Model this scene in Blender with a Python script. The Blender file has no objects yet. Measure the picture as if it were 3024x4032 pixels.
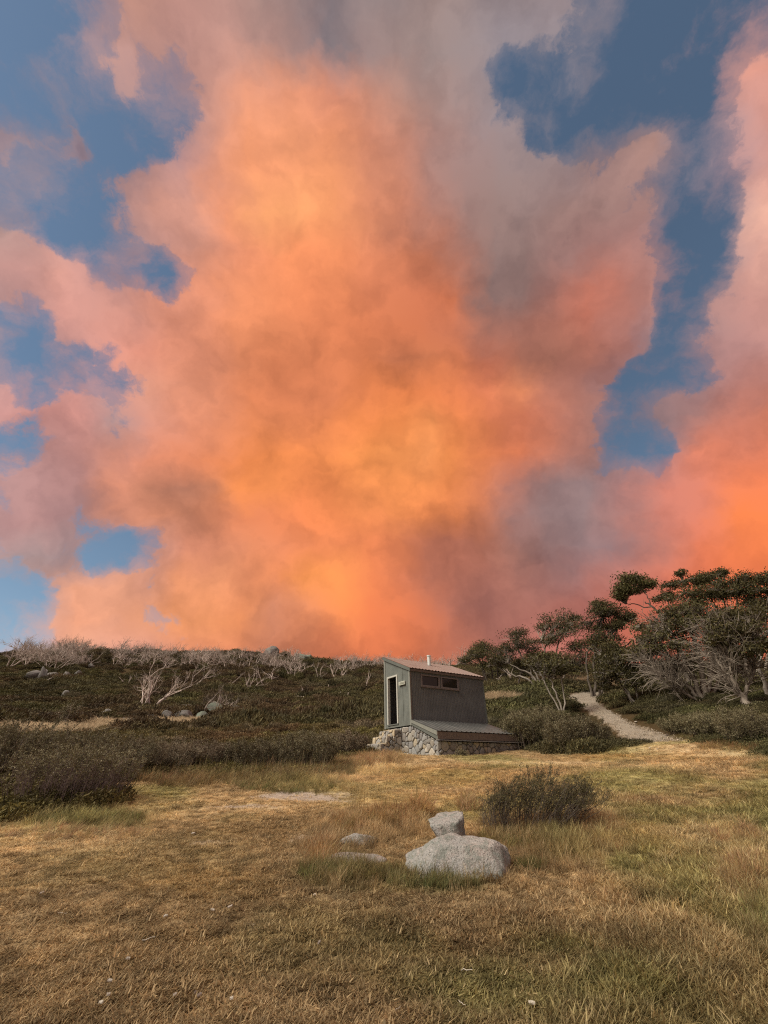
import bpy, math, random
import numpy as np
from mathutils import Matrix, Vector

rng = np.random.default_rng(7)
random.seed(7)
SC = bpy.context.scene
COL = SC.collection

# ------------------------------------------------------------------ camera
F_PX, PITCH, ROLL, EYE = 1702.0, math.radians(31.37), 0.014, 1.6
CP, SP = math.cos(PITCH), math.sin(PITCH)
R0, U0, F0 = np.array([1, 0, 0.]), np.array([0, -SP, CP]), np.array([0, CP, SP])
CR, SR = math.cos(ROLL), math.sin(ROLL)
CAMX, CAMY = CR * R0 - SR * U0, SR * R0 + CR * U0
cam_data = bpy.data.cameras.new('camera')
cam = bpy.data.objects.new('camera', cam_data)
COL.objects.link(cam)
cam_data.sensor_fit = 'VERTICAL'
cam_data.sensor_height = 32.0
cam_data.lens = F_PX / 4032.0 * 32.0
cam_data.clip_start, cam_data.clip_end = 0.05, 3000.0
cam.matrix_world = Matrix(((CAMX[0], CAMY[0], -F0[0], 0), (CAMX[1], CAMY[1], -F0[1], 0),
                           (CAMX[2], CAMY[2], -F0[2], EYE), (0, 0, 0, 1)))
SC.camera = cam

# ------------------------------------------------------------------ exposure
SC.view_settings.view_transform = 'Standard'
SC.view_settings.look = 'None'
SC.view_settings.exposure = 0.0
SC.view_settings.gamma = 1.0
SC.view_settings.use_curve_mapping = False

# ------------------------------------------------------------------ sun (low, veiled, from the left and slightly behind)
SUN_AZ, SUN_EL = math.radians(-116.0), math.radians(48.0)     # azimuth from +Y towards +X
sdir = Vector((math.sin(SUN_AZ) * math.cos(SUN_EL), math.cos(SUN_AZ) * math.cos(SUN_EL), math.sin(SUN_EL)))
sun_data = bpy.data.lights.new('sun', 'SUN')
sun_data.energy = 4.4
sun_data.angle = math.radians(40.0)
sun_data.color = (1.0, 0.92, 0.77)
sun = bpy.data.objects.new('sun', sun_data)
COL.objects.link(sun)
sun.rotation_euler = sdir.to_track_quat('Z', 'Y').to_euler()


def lin(c):
    c = np.asarray(c, float) / 255.0
    return np.where(c <= 0.04045, c / 12.92, ((c + 0.055) / 1.055) ** 2.4)


# ------------------------------------------------------------------ node helper
class NT:
    def __init__(self, tree):
        self.t = tree
        for n in list(tree.nodes):
            tree.nodes.remove(n)

    def n(self, typ, **kw):
        nd = self.t.nodes.new(typ)
        for k, v in kw.items():
            setattr(nd, k, v)
        return nd

    def link(self, a, b):
        self.t.links.new(a, b)

    def put(self, sock, v):
        if v is None:
            return
        if hasattr(v, 'node'):
            self.link(v, sock)
        else:
            sock.default_value = v

    def math(self, op, a, b=None, c=None, clamp=False):
        nd = self.n('ShaderNodeMath', operation=op, use_clamp=clamp)
        for i, v in enumerate((a, b, c)):
            self.put(nd.inputs[i], v)
        return nd.outputs[0]

    def vmath(self, op, a, b=None, scale=None):
        nd = self.n('ShaderNodeVectorMath', operation=op)
        self.put(nd.inputs[0], a)
        self.put(nd.inputs[1], b)
        if scale is not None:
            self.put(nd.inputs['Scale'], scale)
        return nd.outputs['Value'] if op == 'DOT_PRODUCT' else nd.outputs[0]

    def mix(self, f, a, b, blend='MIX'):
        nd = self.n('ShaderNodeMix', data_type='RGBA', blend_type=blend)
        self.put(nd.inputs[0], f)
        self.put(nd.inputs[6], a)
        self.put(nd.inputs[7], b)
        return nd.outputs[2]

    def fmix(self, f, a, b):
        nd = self.n('ShaderNodeMix', data_type='FLOAT')
        self.put(nd.inputs[0], f)
        self.put(nd.inputs[2], a)
        self.put(nd.inputs[3], b)
        return nd.outputs[0]

    def noise(self, vec, scale, detail=4, rough=0.55, dist=0.0, lac=2.0):
        nd = self.n('ShaderNodeTexNoise')
        self.put(nd.inputs['Vector'], vec)
        nd.inputs['Scale'].default_value = scale
        nd.inputs['Detail'].default_value = detail
        nd.inputs['Roughness'].default_value = rough
        nd.inputs['Distortion'].default_value = dist
        nd.inputs['Lacunarity'].default_value = lac
        return nd

    def ramp(self, f, stops, interp='LINEAR'):
        nd = self.n('ShaderNodeValToRGB')
        cr = nd.color_ramp
        cr.interpolation = interp
        while len(cr.elements) < len(stops):
            cr.elements.new(0.5)
        for e, (p, c) in zip(cr.elements, stops):
            e.position = p
            e.color = tuple(c) + ((1.0,) if len(c) == 3 else ())
        self.put(nd.inputs[0], f)
        return nd

    def mrange(self, v, a, b, c=0.0, d=1.0, smooth=False):
        nd = self.n('ShaderNodeMapRange')
        nd.interpolation_type = 'SMOOTHSTEP' if smooth else 'LINEAR'
        nd.clamp = True
        self.put(nd.inputs[0], v)
        for i, x in enumerate((a, b, c, d)):
            nd.inputs[1 + i].default_value = x
        return nd.outputs[0]


# ------------------------------------------------------------------ sky: Nishita blue with sunset cloud
# broad layout of the cloud bank over the sky (rows from high to low, columns from left to right): density, colour
_ = (0, (150, 135, 140))
SKY = [
 [_, (.6,(200,150,135)), (.95,(205,150,130)), (1,(202,150,135)), (1,(172,140,130)), (.95,(138,124,124)), (1,(148,131,128)), (1,(160,136,128)), (1,(152,137,136)), (.8,(155,140,140)), _, _, _],
 [_, (.3,(190,150,140)), (.85,(192,146,135)), (1,(205,150,135)), (1,(195,145,130)), (1,(186,140,125)), (1,(166,135,125)), (1,(156,136,130)), (.6,(152,141,145)), (.55,(152,137,140)), _, (.0,(200,150,135)), (.75,(220,150,130))],
 [(.45,(150,135,145)), (.45,(155,135,138)), (.3,(150,130,135)), (.75,(187,145,135)), (1,(238,155,115)), (1,(243,150,110)), (1,(202,140,115)), (1,(166,135,126)), (.4,(150,138,140)), (.1,(150,138,140)), (.05,(150,138,140)), (.5,(200,150,140)), (1,(232,155,130))],
 [(.55,(168,142,145)), (.35,(155,135,138)), (.05,(150,130,135)), (.4,(145,122,130)), (1,(247,160,115)), (1,(250,155,105)), (1,(216,140,110)), (1,(170,131,121)), (.9,(156,131,126)), (.6,(152,131,130)), (.85,(174,131,120)), (.5,(142,126,135)), (.8,(216,155,140))],
 [(.6,(188,152,142)), (.1,(170,140,138)), (.5,(185,143,136)), (.95,(227,156,130)), (1,(250,156,105)), (1,(252,163,102)), (1,(221,140,105)), (1,(166,126,116)), (1,(150,125,120)), (.95,(166,130,120)), (.6,(176,136,126)), (.3,(150,130,138)), (1,(228,166,150))],
 [(.7,(202,152,142)), (.85,(217,156,140)), (.45,(162,132,136)), (.7,(207,147,127)), (1,(247,151,105)), (1,(251,150,95)), (1,(226,135,95)), (1,(205,121,86)), (1,(156,121,111)), (1,(171,126,116)), (.85,(177,126,116)), (.0,(150,135,140)), (.95,(222,161,141))],
 [(.35,(190,150,145)), (.9,(222,156,140)), (.8,(202,146,132)), (.95,(237,151,116)), (1,(247,151,100)), (1,(241,140,90)), (1,(216,125,85)), (1,(206,116,80)), (1,(162,112,97)), (1,(192,116,96)), (1,(187,126,111)), (.35,(175,138,132)), (1,(207,146,131))],
 [(.4,(190,150,145)), (.6,(192,146,140)), (.85,(232,151,126)), (1,(237,151,116)), (1,(232,141,96)), (1,(226,131,85)), (1,(216,121,75)), (1,(206,116,75)), (1,(192,111,86)), (1,(187,116,96)), (.9,(176,121,111)), (.85,(176,131,126)), (1,(192,136,126))],
 [(.8,(217,156,146)), (.9,(222,151,136)), (.75,(197,146,136)), (1,(234,151,116)), (1,(236,141,90)), (1,(232,135,80)), (1,(252,141,75)), (1,(252,141,80)), (1,(222,126,91)), (.9,(172,116,101)), (.15,(150,130,135)), (.8,(152,121,121)), (1,(237,141,106))],
 [(.25,(190,150,145)), (.8,(202,146,136)), (1,(232,146,111)), (1,(226,136,96)), (1,(247,141,76)), (1,(252,146,81)), (1,(252,152,79)), (1,(250,146,74)), (1,(236,131,86)), (.9,(182,126,111)), (.35,(132,126,136)), (1,(232,131,96)), (1,(242,131,91))],
 [(.85,(187,141,136)), (.8,(177,141,141)), (1,(237,151,111)), (1,(206,131,96)), (1,(226,131,86)), (1,(252,141,81)), (1,(252,150,84)), (1,(248,142,80)), (1,(182,116,96)), (.85,(152,122,117)), (.9,(182,126,116)), (1,(237,131,96)), (1,(247,126,76))],
 [(.1,(170,150,150)), (.5,(162,141,141)), (.3,(200,150,135)), (1,(237,151,116)), (1,(237,146,101)), (1,(232,131,86)), (1,(236,131,81)), (1,(202,116,81)), (1,(167,116,101)), (.95,(152,121,118)), (1,(187,121,106)), (1,(241,126,81)), (1,(246,126,71))],
 [(.1,(200,165,150)), (.9,(242,161,121)), (1,(227,156,121)), (.85,(247,156,97)), (1,(246,151,96)), (1,(251,141,81)), (1,(236,126,76)), (1,(192,111,81)), (1,(172,111,96)), (1,(186,116,101)), (1,(226,121,91)), (1,(226,116,81)), (1,(226,111,76))],
 [(.6,(226,161,146)), (.5,(231,171,141)), (1,(236,166,141)), (1,(241,151,111)), (1,(226,136,96)), (1,(226,126,86)), (1,(226,121,76)), (1,(182,106,81)), (1,(172,106,91)), (1,(187,111,96)), (1,(216,116,86)), (1,(221,116,81)), (1,(221,116,81))],
]
T = np.zeros((14, 13, 4))
for j, row in enumerate(SKY):
    for i, (a, c) in enumerate(row):
        T[j, i, :3] = lin(c)
        T[j, i, 3] = a
GEN = np.concatenate([lin((172, 138, 126)), [0.60]])          # the broken grey-pink cloud of the rest of the sky


FEATURES = [   # gaps and billows of the bank: position, half axes, density, colour
 (476, 1048, 240, 130, .45, None), (150, 1430, 170, 170, .40, None), (254, 2065, 200, 90, .42, None), (430, 1330, 140, 60, .6, None), (120, 1640, 120, 60, .6, None), (635, 350, 110, 120, .42, None), (318, 508, 70, 110, .5, None), (50, 635, 100, 150, .56, None), (330, 1290, 120, 60, .7, None),
 # upper left
 (110, 110, 190, 270, 0, None), (530, 640, 150, 95, 0, None), (330, 860, 180, 80, 0, None), (730, 540, 100, 60, .3, None), (520, 330, 60, 70, .35, None), (710, 1085, 95, 70, .2, None), (600, 1185, 80, 50, .35, None), (30, 1270, 80, 120, .05, None),
 (290, 600, 60, 100, .58, (152, 132, 140)), (690, 810, 140, 110, 1, (222, 158, 136)), (530, 895, 110, 50, .8, (205, 155, 140)), (200, 1085, 130, 100, 1, (224, 160, 142)), (1130, 857, 90, 70, 1, (255, 168, 108)), (1330, 80, 100, 160, .85, (132, 120, 122)), (1180, 520, 120, 160, 1, (245, 158, 112)),
 # upper right
 (2610, 1385, 75, 70, .32, (150, 136, 142)), (2690, 690, 100, 130, .30, (150, 136, 142)), (2830, 560, 60, 110, .55, (190, 150, 145)),
 (2078, 310, 100, 115, 0, None), (1940, 420, 65, 45, .1, None), (2640, 240, 200, 330, 0, None), (2300, 500, 190, 85, .05, None), (2740, 1010, 125, 190, .08, None), (2650, 1250, 60, 90, .15, None), (2560, 830, 50, 70, .2, None),
 (2552, 650, 75, 65, 1, (172, 132, 120)), (2990, 860, 90, 120, 1, (235, 176, 152)), (1970, 1000, 190, 250, 1, (150, 121, 113)), (1786, 1130, 90, 110, 1, (212, 119, 80)), (2330, 1230, 70, 140, 1, (203, 120, 96)), (2030, 700, 160, 120, 1, (155, 130, 124)),
 # lower right
 (2150, 1410, 140, 130, 1, (172, 112, 92)), (1630, 1437, 150, 90, 1, (206, 120, 80)), (1677, 1775, 100, 120, 1, (253, 155, 88)), (2022, 1546, 55, 90, 1, (232, 139, 94)), (1785, 2230, 190, 120, 1, (184, 112, 88)), (1968, 2394, 190, 120, 1, (170, 109, 94)),
 (2469, 1555, 95, 110, .1, None), (2660, 1505, 150, 62, .2, None), (2355, 1715, 62, 70, .12, None), (2440, 1815, 95, 68, .15, None), (2535, 1795, 62, 55, .15, None), (2287, 1860, 60, 50, .35, None), (2330, 1940, 50, 60, .5, (160, 145, 150)), (2660, 1655, 95, 52, 1, (148, 116, 112)), (2600, 1720, 60, 40, .9, (140, 114, 114)),
 (2196, 1990, 165, 140, .95, (150, 121, 117)), (2378, 2110, 75, 60, .75, (138, 126, 130)), (2346, 2010, 45, 35, .55, (180, 160, 160)), (2606, 1945, 140, 120, 1, (216, 130, 108)), (2975, 2030, 150, 130, 1, (247, 131, 72)), (2850, 1760, 150, 110, 1, (238, 138, 104)),
 # lower left
 (45, 1385, 70, 95, .0, None), (118, 1519, 65, 45, .15, None), (510, 1510, 85, 85, .22, None), (437, 1700, 60, 60, .6, (168, 142, 140)), (55, 1795, 110, 65, .03, None), (170, 1838, 75, 40, .2, None), (273, 2050, 80, 35, .3, None), (437, 2125, 72, 45, .05, None), (495, 2211, 90, 66, 0, None), (228, 2157, 60, 35, .35, None),
 (60, 2290, 125, 140, 0, None), (82, 2166, 120, 45, .62, (182, 152, 146)), (118, 1975, 160, 80, .95, (190, 141, 133)), (656, 2385, 66, 62, .15, None), (55, 2520, 100, 40, .75, (216, 162, 146)), (365, 2340, 165, 90, 1, (240, 164, 126)), (729, 1920, 175, 90, 1, (190, 125, 98)), (793, 2303, 85, 110, 1, (251, 161, 110)), (1276, 2285, 125, 110, 1, (253, 152, 82)), (1140, 2439, 90, 90, 1, (218, 140, 105)), (629, 1573, 75, 42, 1, (253, 180, 134)), (1185, 1528, 230, 140, 1, (222, 129, 84)), (1048, 1883, 150, 80, 1, (248, 145, 80))]


def sky_table(u, v):
    """density and colour of the bank at one stereographic sky position"""
    r2 = u * u + v * v
    w = (1 - r2) / (1 + r2)
    d = (2 * u / (1 + r2)) * R0 + (2 * v / (1 + r2)) * U0 + w * F0
    if w < 0.2:
        return GEN
    px = (d @ R0) / w * F_PX
    py = -(d @ U0) / w * F_PX
    gx, gy = (px + 1512) / 252.0, (py + 2016) / 200.0
    out = max(0, -gx, gx - 12) / 2.2 + max(0, -gy) / 2.5 + max(0, gy - 13) / 2.0
    gx, gy = min(max(gx, 0), 12 - 1e-6), min(max(gy, 0), 13 - 1e-6)
    i, j = int(gx), int(gy)
    fx, fy = gx - i, gy - j
    fx, fy = fx * fx * (3 - 2 * fx) * .5 + fx * .5, fy * fy * (3 - 2 * fy) * .5 + fy * .5
    val = (T[j, i] * (1 - fx) + T[j, i + 1] * fx) * (1 - fy) + (T[j + 1, i] * (1 - fx) + T[j + 1, i + 1] * fx) * fy
    for fx_, fy_, rx, ry, dens, c in FEATURES:
        q = ((px + 1512 - fx_) / rx) ** 2 + ((py + 2016 - fy_) / ry) ** 2
        g = math.exp(-q * q * .55)
        val = val.copy()
        if c is not None:
            val[:3] = val[:3] * (1 - g) + lin(c) * g
        if dens is not None:
            val[3] = val[3] * (1 - g) + dens * g
    k = min(1.0, out)
    k = k * k * (3 - 2 * k)
    return val * (1 - k) + GEN * k


world = bpy.data.worlds.new('World')
SC.world = world
world.use_nodes = True
w = NT(world.node_tree)
tc = w.n('ShaderNodeTexCoord')
D = tc.outputs['Generated']
warp = w.vmath('SUBTRACT', w.noise(D, 2.6, 3, .55).outputs['Color'], (.5, .5, .5))
warp2 = w.vmath('SUBTRACT', w.noise(D, 8.0, 6, .60).outputs['Color'], (.5, .5, .5))
DW = w.vmath('ADD', D, w.vmath('ADD', w.vmath('SCALE', warp, None, .09), w.vmath('SCALE', warp2, None, .10)))
ca = w.vmath('DOT_PRODUCT', DW, tuple(R0))
cb = w.vmath('DOT_PRODUCT', DW, tuple(U0))
cc = w.math('MAXIMUM', w.math('ADD', w.vmath('DOT_PRODUCT', DW, tuple(F0)), 1.0), 0.05)
su, sv = w.math('DIVIDE', ca, cc), w.math('DIVIDE', cb, cc)
NU, UMAX = 32, 0.52
VS = np.linspace(0.58, -0.28, 26)
uf = w.mrange(su, -UMAX, UMAX)
colr = alp = None
for j, vv in enumerate(VS):
    stops = [(i / (NU - 1), tuple(sky_table(-UMAX + 2 * UMAX * i / (NU - 1), vv))) for i in range(NU)]
    rp = w.ramp(uf, stops)
    if colr is None:
        colr, alp = rp.outputs[0], rp.outputs[1]
    else:
        f = w.mrange(sv, VS[j - 1], vv)
        colr = w.mix(f, colr, rp.outputs[0])
        alp = w.fmix(f, alp, rp.outputs[1])
DF = w.vmath('ADD', D, w.vmath('SCALE', warp2, None, .10))
n1 = w.noise(DF, 5.0, 10, .64).outputs[0]
n2 = w.noise(w.vmath('ADD', D, w.vmath('SCALE', warp2, None, .10)), 14.0, 8, .62).outputs[0]
nn = w.math('ADD', w.math('MULTIPLY', w.math('SUBTRACT', n1, .5), 1.7), w.math('MULTIPLY', w.math('SUBTRACT', n2, .5), 1.0))
dens = w.math('MULTIPLY_ADD', alp, 1.35, nn)
body = w.mrange(dens, .54, .88, smooth=True)
veil = w.mrange(w.math('MULTIPLY_ADD', alp, 1.0, w.math('MULTIPLY', w.math('SUBTRACT', n2, .5), 1.3)), .12, .70, 0, .62, smooth=True)
cov = w.math('MAXIMUM', body, veil)
# relief of the billows: each lump is brighter on the side of the low sun and duller behind
LD = tuple(np.array([-.55, .25, -.80]) * .035)
DB = w.vmath('ADD', D, w.vmath('ADD', w.vmath('SCALE', warp, None, .20), w.vmath('SCALE', warp2, None, .10)))


def relief(scale, detail, rough, off):
    a_ = w.noise(DB, scale, detail, rough).outputs[0]
    b_ = w.noise(w.vmath('ADD', DB, tuple(np.array(LD) * off)), scale, detail, rough).outputs[0]
    return w.math('SUBTRACT', a_, b_), a_


r1, n3 = relief(3.2, 4, .5, 2.2)
r2, n4 = relief(8.0, 4, .5, .8)
rel = w.math('ADD', w.math('MULTIPLY', r1, 1.25), w.math('MULTIPLY', r2, .42))
rel = w.math('ADD', rel, w.math('MULTIPLY', w.math('SUBTRACT', n4, .5), .10))
rdg = w.math('ABSOLUTE', w.math('SUBTRACT', w.noise(w.vmath('ADD', D, w.vmath('SCALE', warp2, None, .20)), 5.0, 6, .58).outputs[0], .5))
rdg = w.math('MULTIPLY', w.math('SUBTRACT', .09, w.math('MINIMUM', rdg, .15)), .95)      # drawn-out filaments
rel = w.math('ADD', rel, rdg)
gain = w.math('MINIMUM', w.math('MAXIMUM', w.math('ADD', .925, rel), .64), 1.11)
hsv = w.n('ShaderNodeHueSaturation')
hsv.inputs['Saturation'].default_value = .99
w.link(colr, hsv.inputs['Color'])
colr = hsv.outputs[0]
ccol = w.mix(1.0, colr, w.n('ShaderNodeCombineColor').outputs[0], 'MULTIPLY')
cmb = ccol.node.inputs[7].links[0].from_node
w.put(cmb.inputs[0], w.math('MULTIPLY', gain, .985))
w.put(cmb.inputs[1], w.math('MULTIPLY', w.math('POWER', gain, .99), 1.0))
w.put(cmb.inputs[2], w.math('MULTIPLY', w.math('POWER', gain, .88), 1.05))
sky = w.n('ShaderNodeTexSky', sky_type='NISHITA')
sky.sun_disc = False
sky.sun_elevation = SUN_EL
sky.sun_rotation = SUN_AZ
sky.altitude = 1700
sky.air_density, sky.dust_density, sky.ozone_density = 1.0, 0.25, 1.0
blue = w.mix(1.0, sky.outputs[0], (1.10, 1.06, .90, 1), 'MULTIPLY')
bgs = w.n('ShaderNodeBackground')
bgs.inputs['Strength'].default_value = 0.12
w.link(blue, bgs.inputs['Color'])
bgc = w.n('ShaderNodeBackground')
bgc.inputs['Strength'].default_value = 1.0
w.link(ccol, bgc.inputs['Color'])
ms = w.n('ShaderNodeMixShader')
w.link(cov, ms.inputs[0])
w.link(bgs.outputs[0], ms.inputs[1])
w.link(bgc.outputs[0], ms.inputs[2])
wo = w.n('ShaderNodeOutputWorld')
w.link(ms.outputs[0], wo.inputs[0])
world.cycles.sampling_method = 'MANUAL'
world.cycles.sample_map_resolution = 256
SC.cycles.max_bounces = 5
SC.cycles.diffuse_bounces = 3
SC.cycles.glossy_bounces = 2
SC.cycles.transmission_bounces = 3
SC.cycles.transparent_max_bounces = 4
SC.cycles.use_adaptive_sampling = True
SC.cycles.adaptive_threshold = 0.015
SC.cycles.pixel_filter_type = 'BLACKMAN_HARRIS'
SC.cycles.filter_width = 1.15
SC.cycles.use_denoising = False

# ================================================================== helpers
def dir_px(px, py):
    """world direction of the sight line through a spot of the view (used to set things out on the ground)"""
    dx, dy = (px - 1512.0) / F_PX, (2016.0 - py) / F_PX
    d = CAMX * dx + CAMY * dy + F0
    return d / np.linalg.norm(d)


def at(px, py, rng_m):
    """point at horizontal distance rng_m on that sight line"""
    d = dir_px(px, py)
    t = rng_m / math.hypot(d[0], d[1])
    return np.array([0, 0, EYE]) + d * t


def m_per_px(p):
    """size in metres of one photograph pixel at a point"""
    return float((np.asarray(p) - np.array([0, 0, EYE])) @ F0) / F_PX


_H = np.random.default_rng(11).random((256, 256))


def vnoise(x, y, s=0):
    x = np.asarray(x, float) + s * 17.3
    y = np.asarray(y, float) + s * 31.7
    xi, yi = np.floor(x).astype(int), np.floor(y).astype(int)
    fx, fy = x - xi, y - yi
    fx, fy = fx * fx * (3 - 2 * fx), fy * fy * (3 - 2 * fy)
    a, b = _H[xi & 255, yi & 255], _H[(xi + 1) & 255, yi & 255]
    c, d = _H[xi & 255, (yi + 1) & 255], _H[(xi + 1) & 255, (yi + 1) & 255]
    return (a * (1 - fx) + b * fx) * (1 - fy) + (c * (1 - fx) + d * fx) * fy


def fbm(x, y, s=0, o=4):
    t, a, n = 0, .5, 0
    for i in range(o):
        t = t + a * vnoise(x * 2 ** i, y * 2 ** i, s + i)
        n += a
        a *= .5
    return t / n


def link(o, parent=None):
    COL.objects.link(o)
    if parent is not None:
        o.parent = parent
    return o


def mesh_np(name, V, Fs, mat=None, parent=None, smooth=True, attr=None, loc=None, linkit=True):
    """one mesh object from arrays; Fs is an array or a list of arrays with 3 or 4 columns"""
    if isinstance(Fs, np.ndarray):
        Fs = [Fs]
    V = np.asarray(V, np.float32)
    Fs = [np.asarray(f, np.int32) for f in Fs if len(f)]
    me = bpy.data.meshes.new(name)
    me.vertices.add(len(V))
    me.vertices.foreach_set('co', V.ravel())
    loops = np.concatenate([f.ravel() for f in Fs])
    tot = np.concatenate([np.full(len(f), f.shape[1], np.int32) for f in Fs])
    st = np.concatenate([[0], np.cumsum(tot)[:-1]]).astype(np.int32)
    me.loops.add(len(loops))
    me.loops.foreach_set('vertex_index', loops)
    me.polygons.add(len(tot))
    me.polygons.foreach_set('loop_start', st)
    me.polygons.foreach_set('loop_total', tot)
    me.polygons.foreach_set('use_smooth', np.full(len(tot), smooth))
    me.update(calc_edges=True)
    for k, v in (attr or {}).items():
        v = np.asarray(v, np.float32)
        if v.ndim == 1:
            a = me.attributes.new(k, 'FLOAT', 'POINT')
            a.data.foreach_set('value', v)
        else:
            a = me.attributes.new(k, 'FLOAT_COLOR', 'POINT')
            if v.shape[1] == 3:
                v = np.concatenate([v, np.ones((len(v), 1), np.float32)], 1)
            a.data.foreach_set('color', v.ravel())
    if mat:
        me.materials.append(mat)
    o = bpy.data.objects.new(name, me)
    if loc is not None:
        o.location = loc
    if linkit:
        link(o, parent)
    return o


class MB:
    """collects shapes for one mesh"""

    def __init__(self):
        self.V, self.Q, self.T3, self.P, self.n, self.A = [], [], [], [], 0, []

    def add(self, V, Q=None, T3=None, a=0.5):
        V = np.asarray(V, float)
        if Q is not None and len(Q):
            self.Q.append(np.asarray(Q, int) + self.n)
        if T3 is not None and len(T3):
            self.T3.append(np.asarray(T3, int) + self.n)
        self.V.append(V)
        self.A.append(np.full(len(V), a) if np.isscalar(a) else np.asarray(a))
        self.n += len(V)

    def tube(self, P, R, sides=5, a=0.5, cap=True):
        P = np.asarray(P, float)
        R = np.broadcast_to(np.asarray(R, float), (len(P),)) if np.ndim(R) else np.full(len(P), R)
        Tn = np.gradient(P, axis=0)
        Tn /= np.linalg.norm(Tn, axis=1)[:, None] + 1e-9
        ref = np.array([.31, .17, .93]) if abs(Tn[0, 2]) < .8 else np.array([.93, .31, .17])
        N = np.cross(Tn, ref)
        N /= np.linalg.norm(N, axis=1)[:, None] + 1e-9
        B = np.cross(Tn, N)
        th = np.arange(sides) * 2 * math.pi / sides
        ring = N[:, None] * np.cos(th)[None, :, None] + B[:, None] * np.sin(th)[None, :, None]
        V = (P[:, None] + ring * R[:, None, None]).reshape(-1, 3)
        i = np.arange(len(P) - 1)[:, None] * sides
        j = np.arange(sides)[None]
        k = (np.arange(sides)[None] + 1) % sides
        Q = np.stack([i + j, i + k, i + sides + k, i + sides + j], -1).reshape(-1, 4)
        self.add(V, Q, None, a)

    def box(self, lo, hi, M=None):
        x0, y0, z0 = lo
        x1, y1, z1 = hi
        V = np.array([[x0, y0, z0], [x1, y0, z0], [x1, y1, z0], [x0, y1, z0], [x0, y0, z1], [x1, y0, z1], [x1, y1, z1], [x0, y1, z1]], float)
        Q = [[3, 2, 1, 0], [4, 5, 6, 7], [0, 1, 5, 4], [1, 2, 6, 5], [2, 3, 7, 6], [3, 0, 4, 7]]
        self.add(V if M is None else V @ M.T, Q)

    def hexa(self, bottom, top):
        """prism between two 4-point loops"""
        V = np.array(list(bottom) + list(top), float)
        self.add(V, [[3, 2, 1, 0], [4, 5, 6, 7], [0, 1, 5, 4], [1, 2, 6, 5], [2, 3, 7, 6], [3, 0, 4, 7]])

    def build(self, name, mat, parent=None, smooth=False, loc=None, linkit=True, bevel=0):
        Fs = []
        if self.Q:
            Fs.append(np.concatenate(self.Q))
        if self.T3:
            Fs.append(np.concatenate(self.T3))
        o = mesh_np(name, np.concatenate(self.V), Fs, mat, parent, smooth, {'v': np.concatenate(self.A)}, loc, linkit)
        if bevel:
            b = o.modifiers.new('bevel', 'BEVEL')
            b.width, b.segments, b.limit_method = bevel, 1, 'ANGLE'
        return o


def quads(C, X, Y):
    """leaf quads with centres C and half axes X, Y"""
    V = np.stack([C - X, C - Y, C + X, C + Y], 1).reshape(-1, 3)
    Q = np.arange(len(C) * 4).reshape(-1, 4)
    return V, Q


def unit(n, r=rng):
    v = r.normal(size=(n, 3))
    return v / np.linalg.norm(v, axis=1)[:, None]


def tag(o, label, cat, group=None):
    o['label'] = label
    o['category'] = cat
    if group:
        o['group'] = group
    return o


def kind(o, k):
    o['kind'] = k
    return o


def empty(name, loc=(0, 0, 0), rz=0.0):
    o = bpy.data.objects.new(name, None)
    o.empty_display_size = .2
    o.location = loc
    o.rotation_euler = (0, 0, rz)
    return link(o)


def copy_tree(o, parent=None):
    c = o.copy()
    link(c, parent)
    for ch in o.children:
        copy_tree(ch, c)
    return c


# ================================================================== materials
def new_mat(name):
    m = bpy.data.materials.new(name)
    m.use_nodes = True
    return m, NT(m.node_tree)


def finish(t, col, rough=.8, bump=None, bstr=.3, bdist=.02, spec=.3, metal=0.0, transl=0.0, coat=0.0):
    b = t.n('ShaderNodeBsdfPrincipled')
    t.put(b.inputs['Base Color'], col)
    t.put(b.inputs['Roughness'], rough)
    b.inputs['Specular IOR Level'].default_value = spec
    b.inputs['Metallic'].default_value = metal
    if bump is not None:
        bn = t.n('ShaderNodeBump')
        bn.inputs['Strength'].default_value = bstr
        bn.inputs['Distance'].default_value = bdist
        t.put(bn.inputs['Height'], bump)
        t.link(bn.outputs[0], b.inputs['Normal'])
    out = t.n('ShaderNodeOutputMaterial')
    if transl > 0:
        tr = t.n('ShaderNodeBsdfTranslucent')
        t.put(tr.inputs['Color'], col)
        mx = t.n('ShaderNodeMixShader')
        mx.inputs[0].default_value = transl
        t.link(b.outputs[0], mx.inputs[1])
        t.link(tr.outputs[0], mx.inputs[2])
        t.link(mx.outputs[0], out.inputs[0])
    else:
        t.link(b.outputs[0], out.inputs[0])
    return b


def rgb(c):
    return tuple(c) + (1.0,)


def mat_simple(name, c1, c2, scale=6.0, rough=.8, bump=.2, bscale=40.0, spec=.3, metal=0.0, detail=5, object_space=True):
    m, t = new_mat(name)
    tcn = t.n('ShaderNodeTexCoord')
    v = tcn.outputs['Object' if object_space else 'Generated']
    n = t.noise(v, scale, detail, .6)
    c = t.mix(t.mrange(n.outputs[0], .3, .7), rgb(c1), rgb(c2))
    nb = t.noise(v, bscale, 4, .6)
    finish(t, c, rough, nb.outputs[0], bump, .01, spec, metal)
    return m


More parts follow.
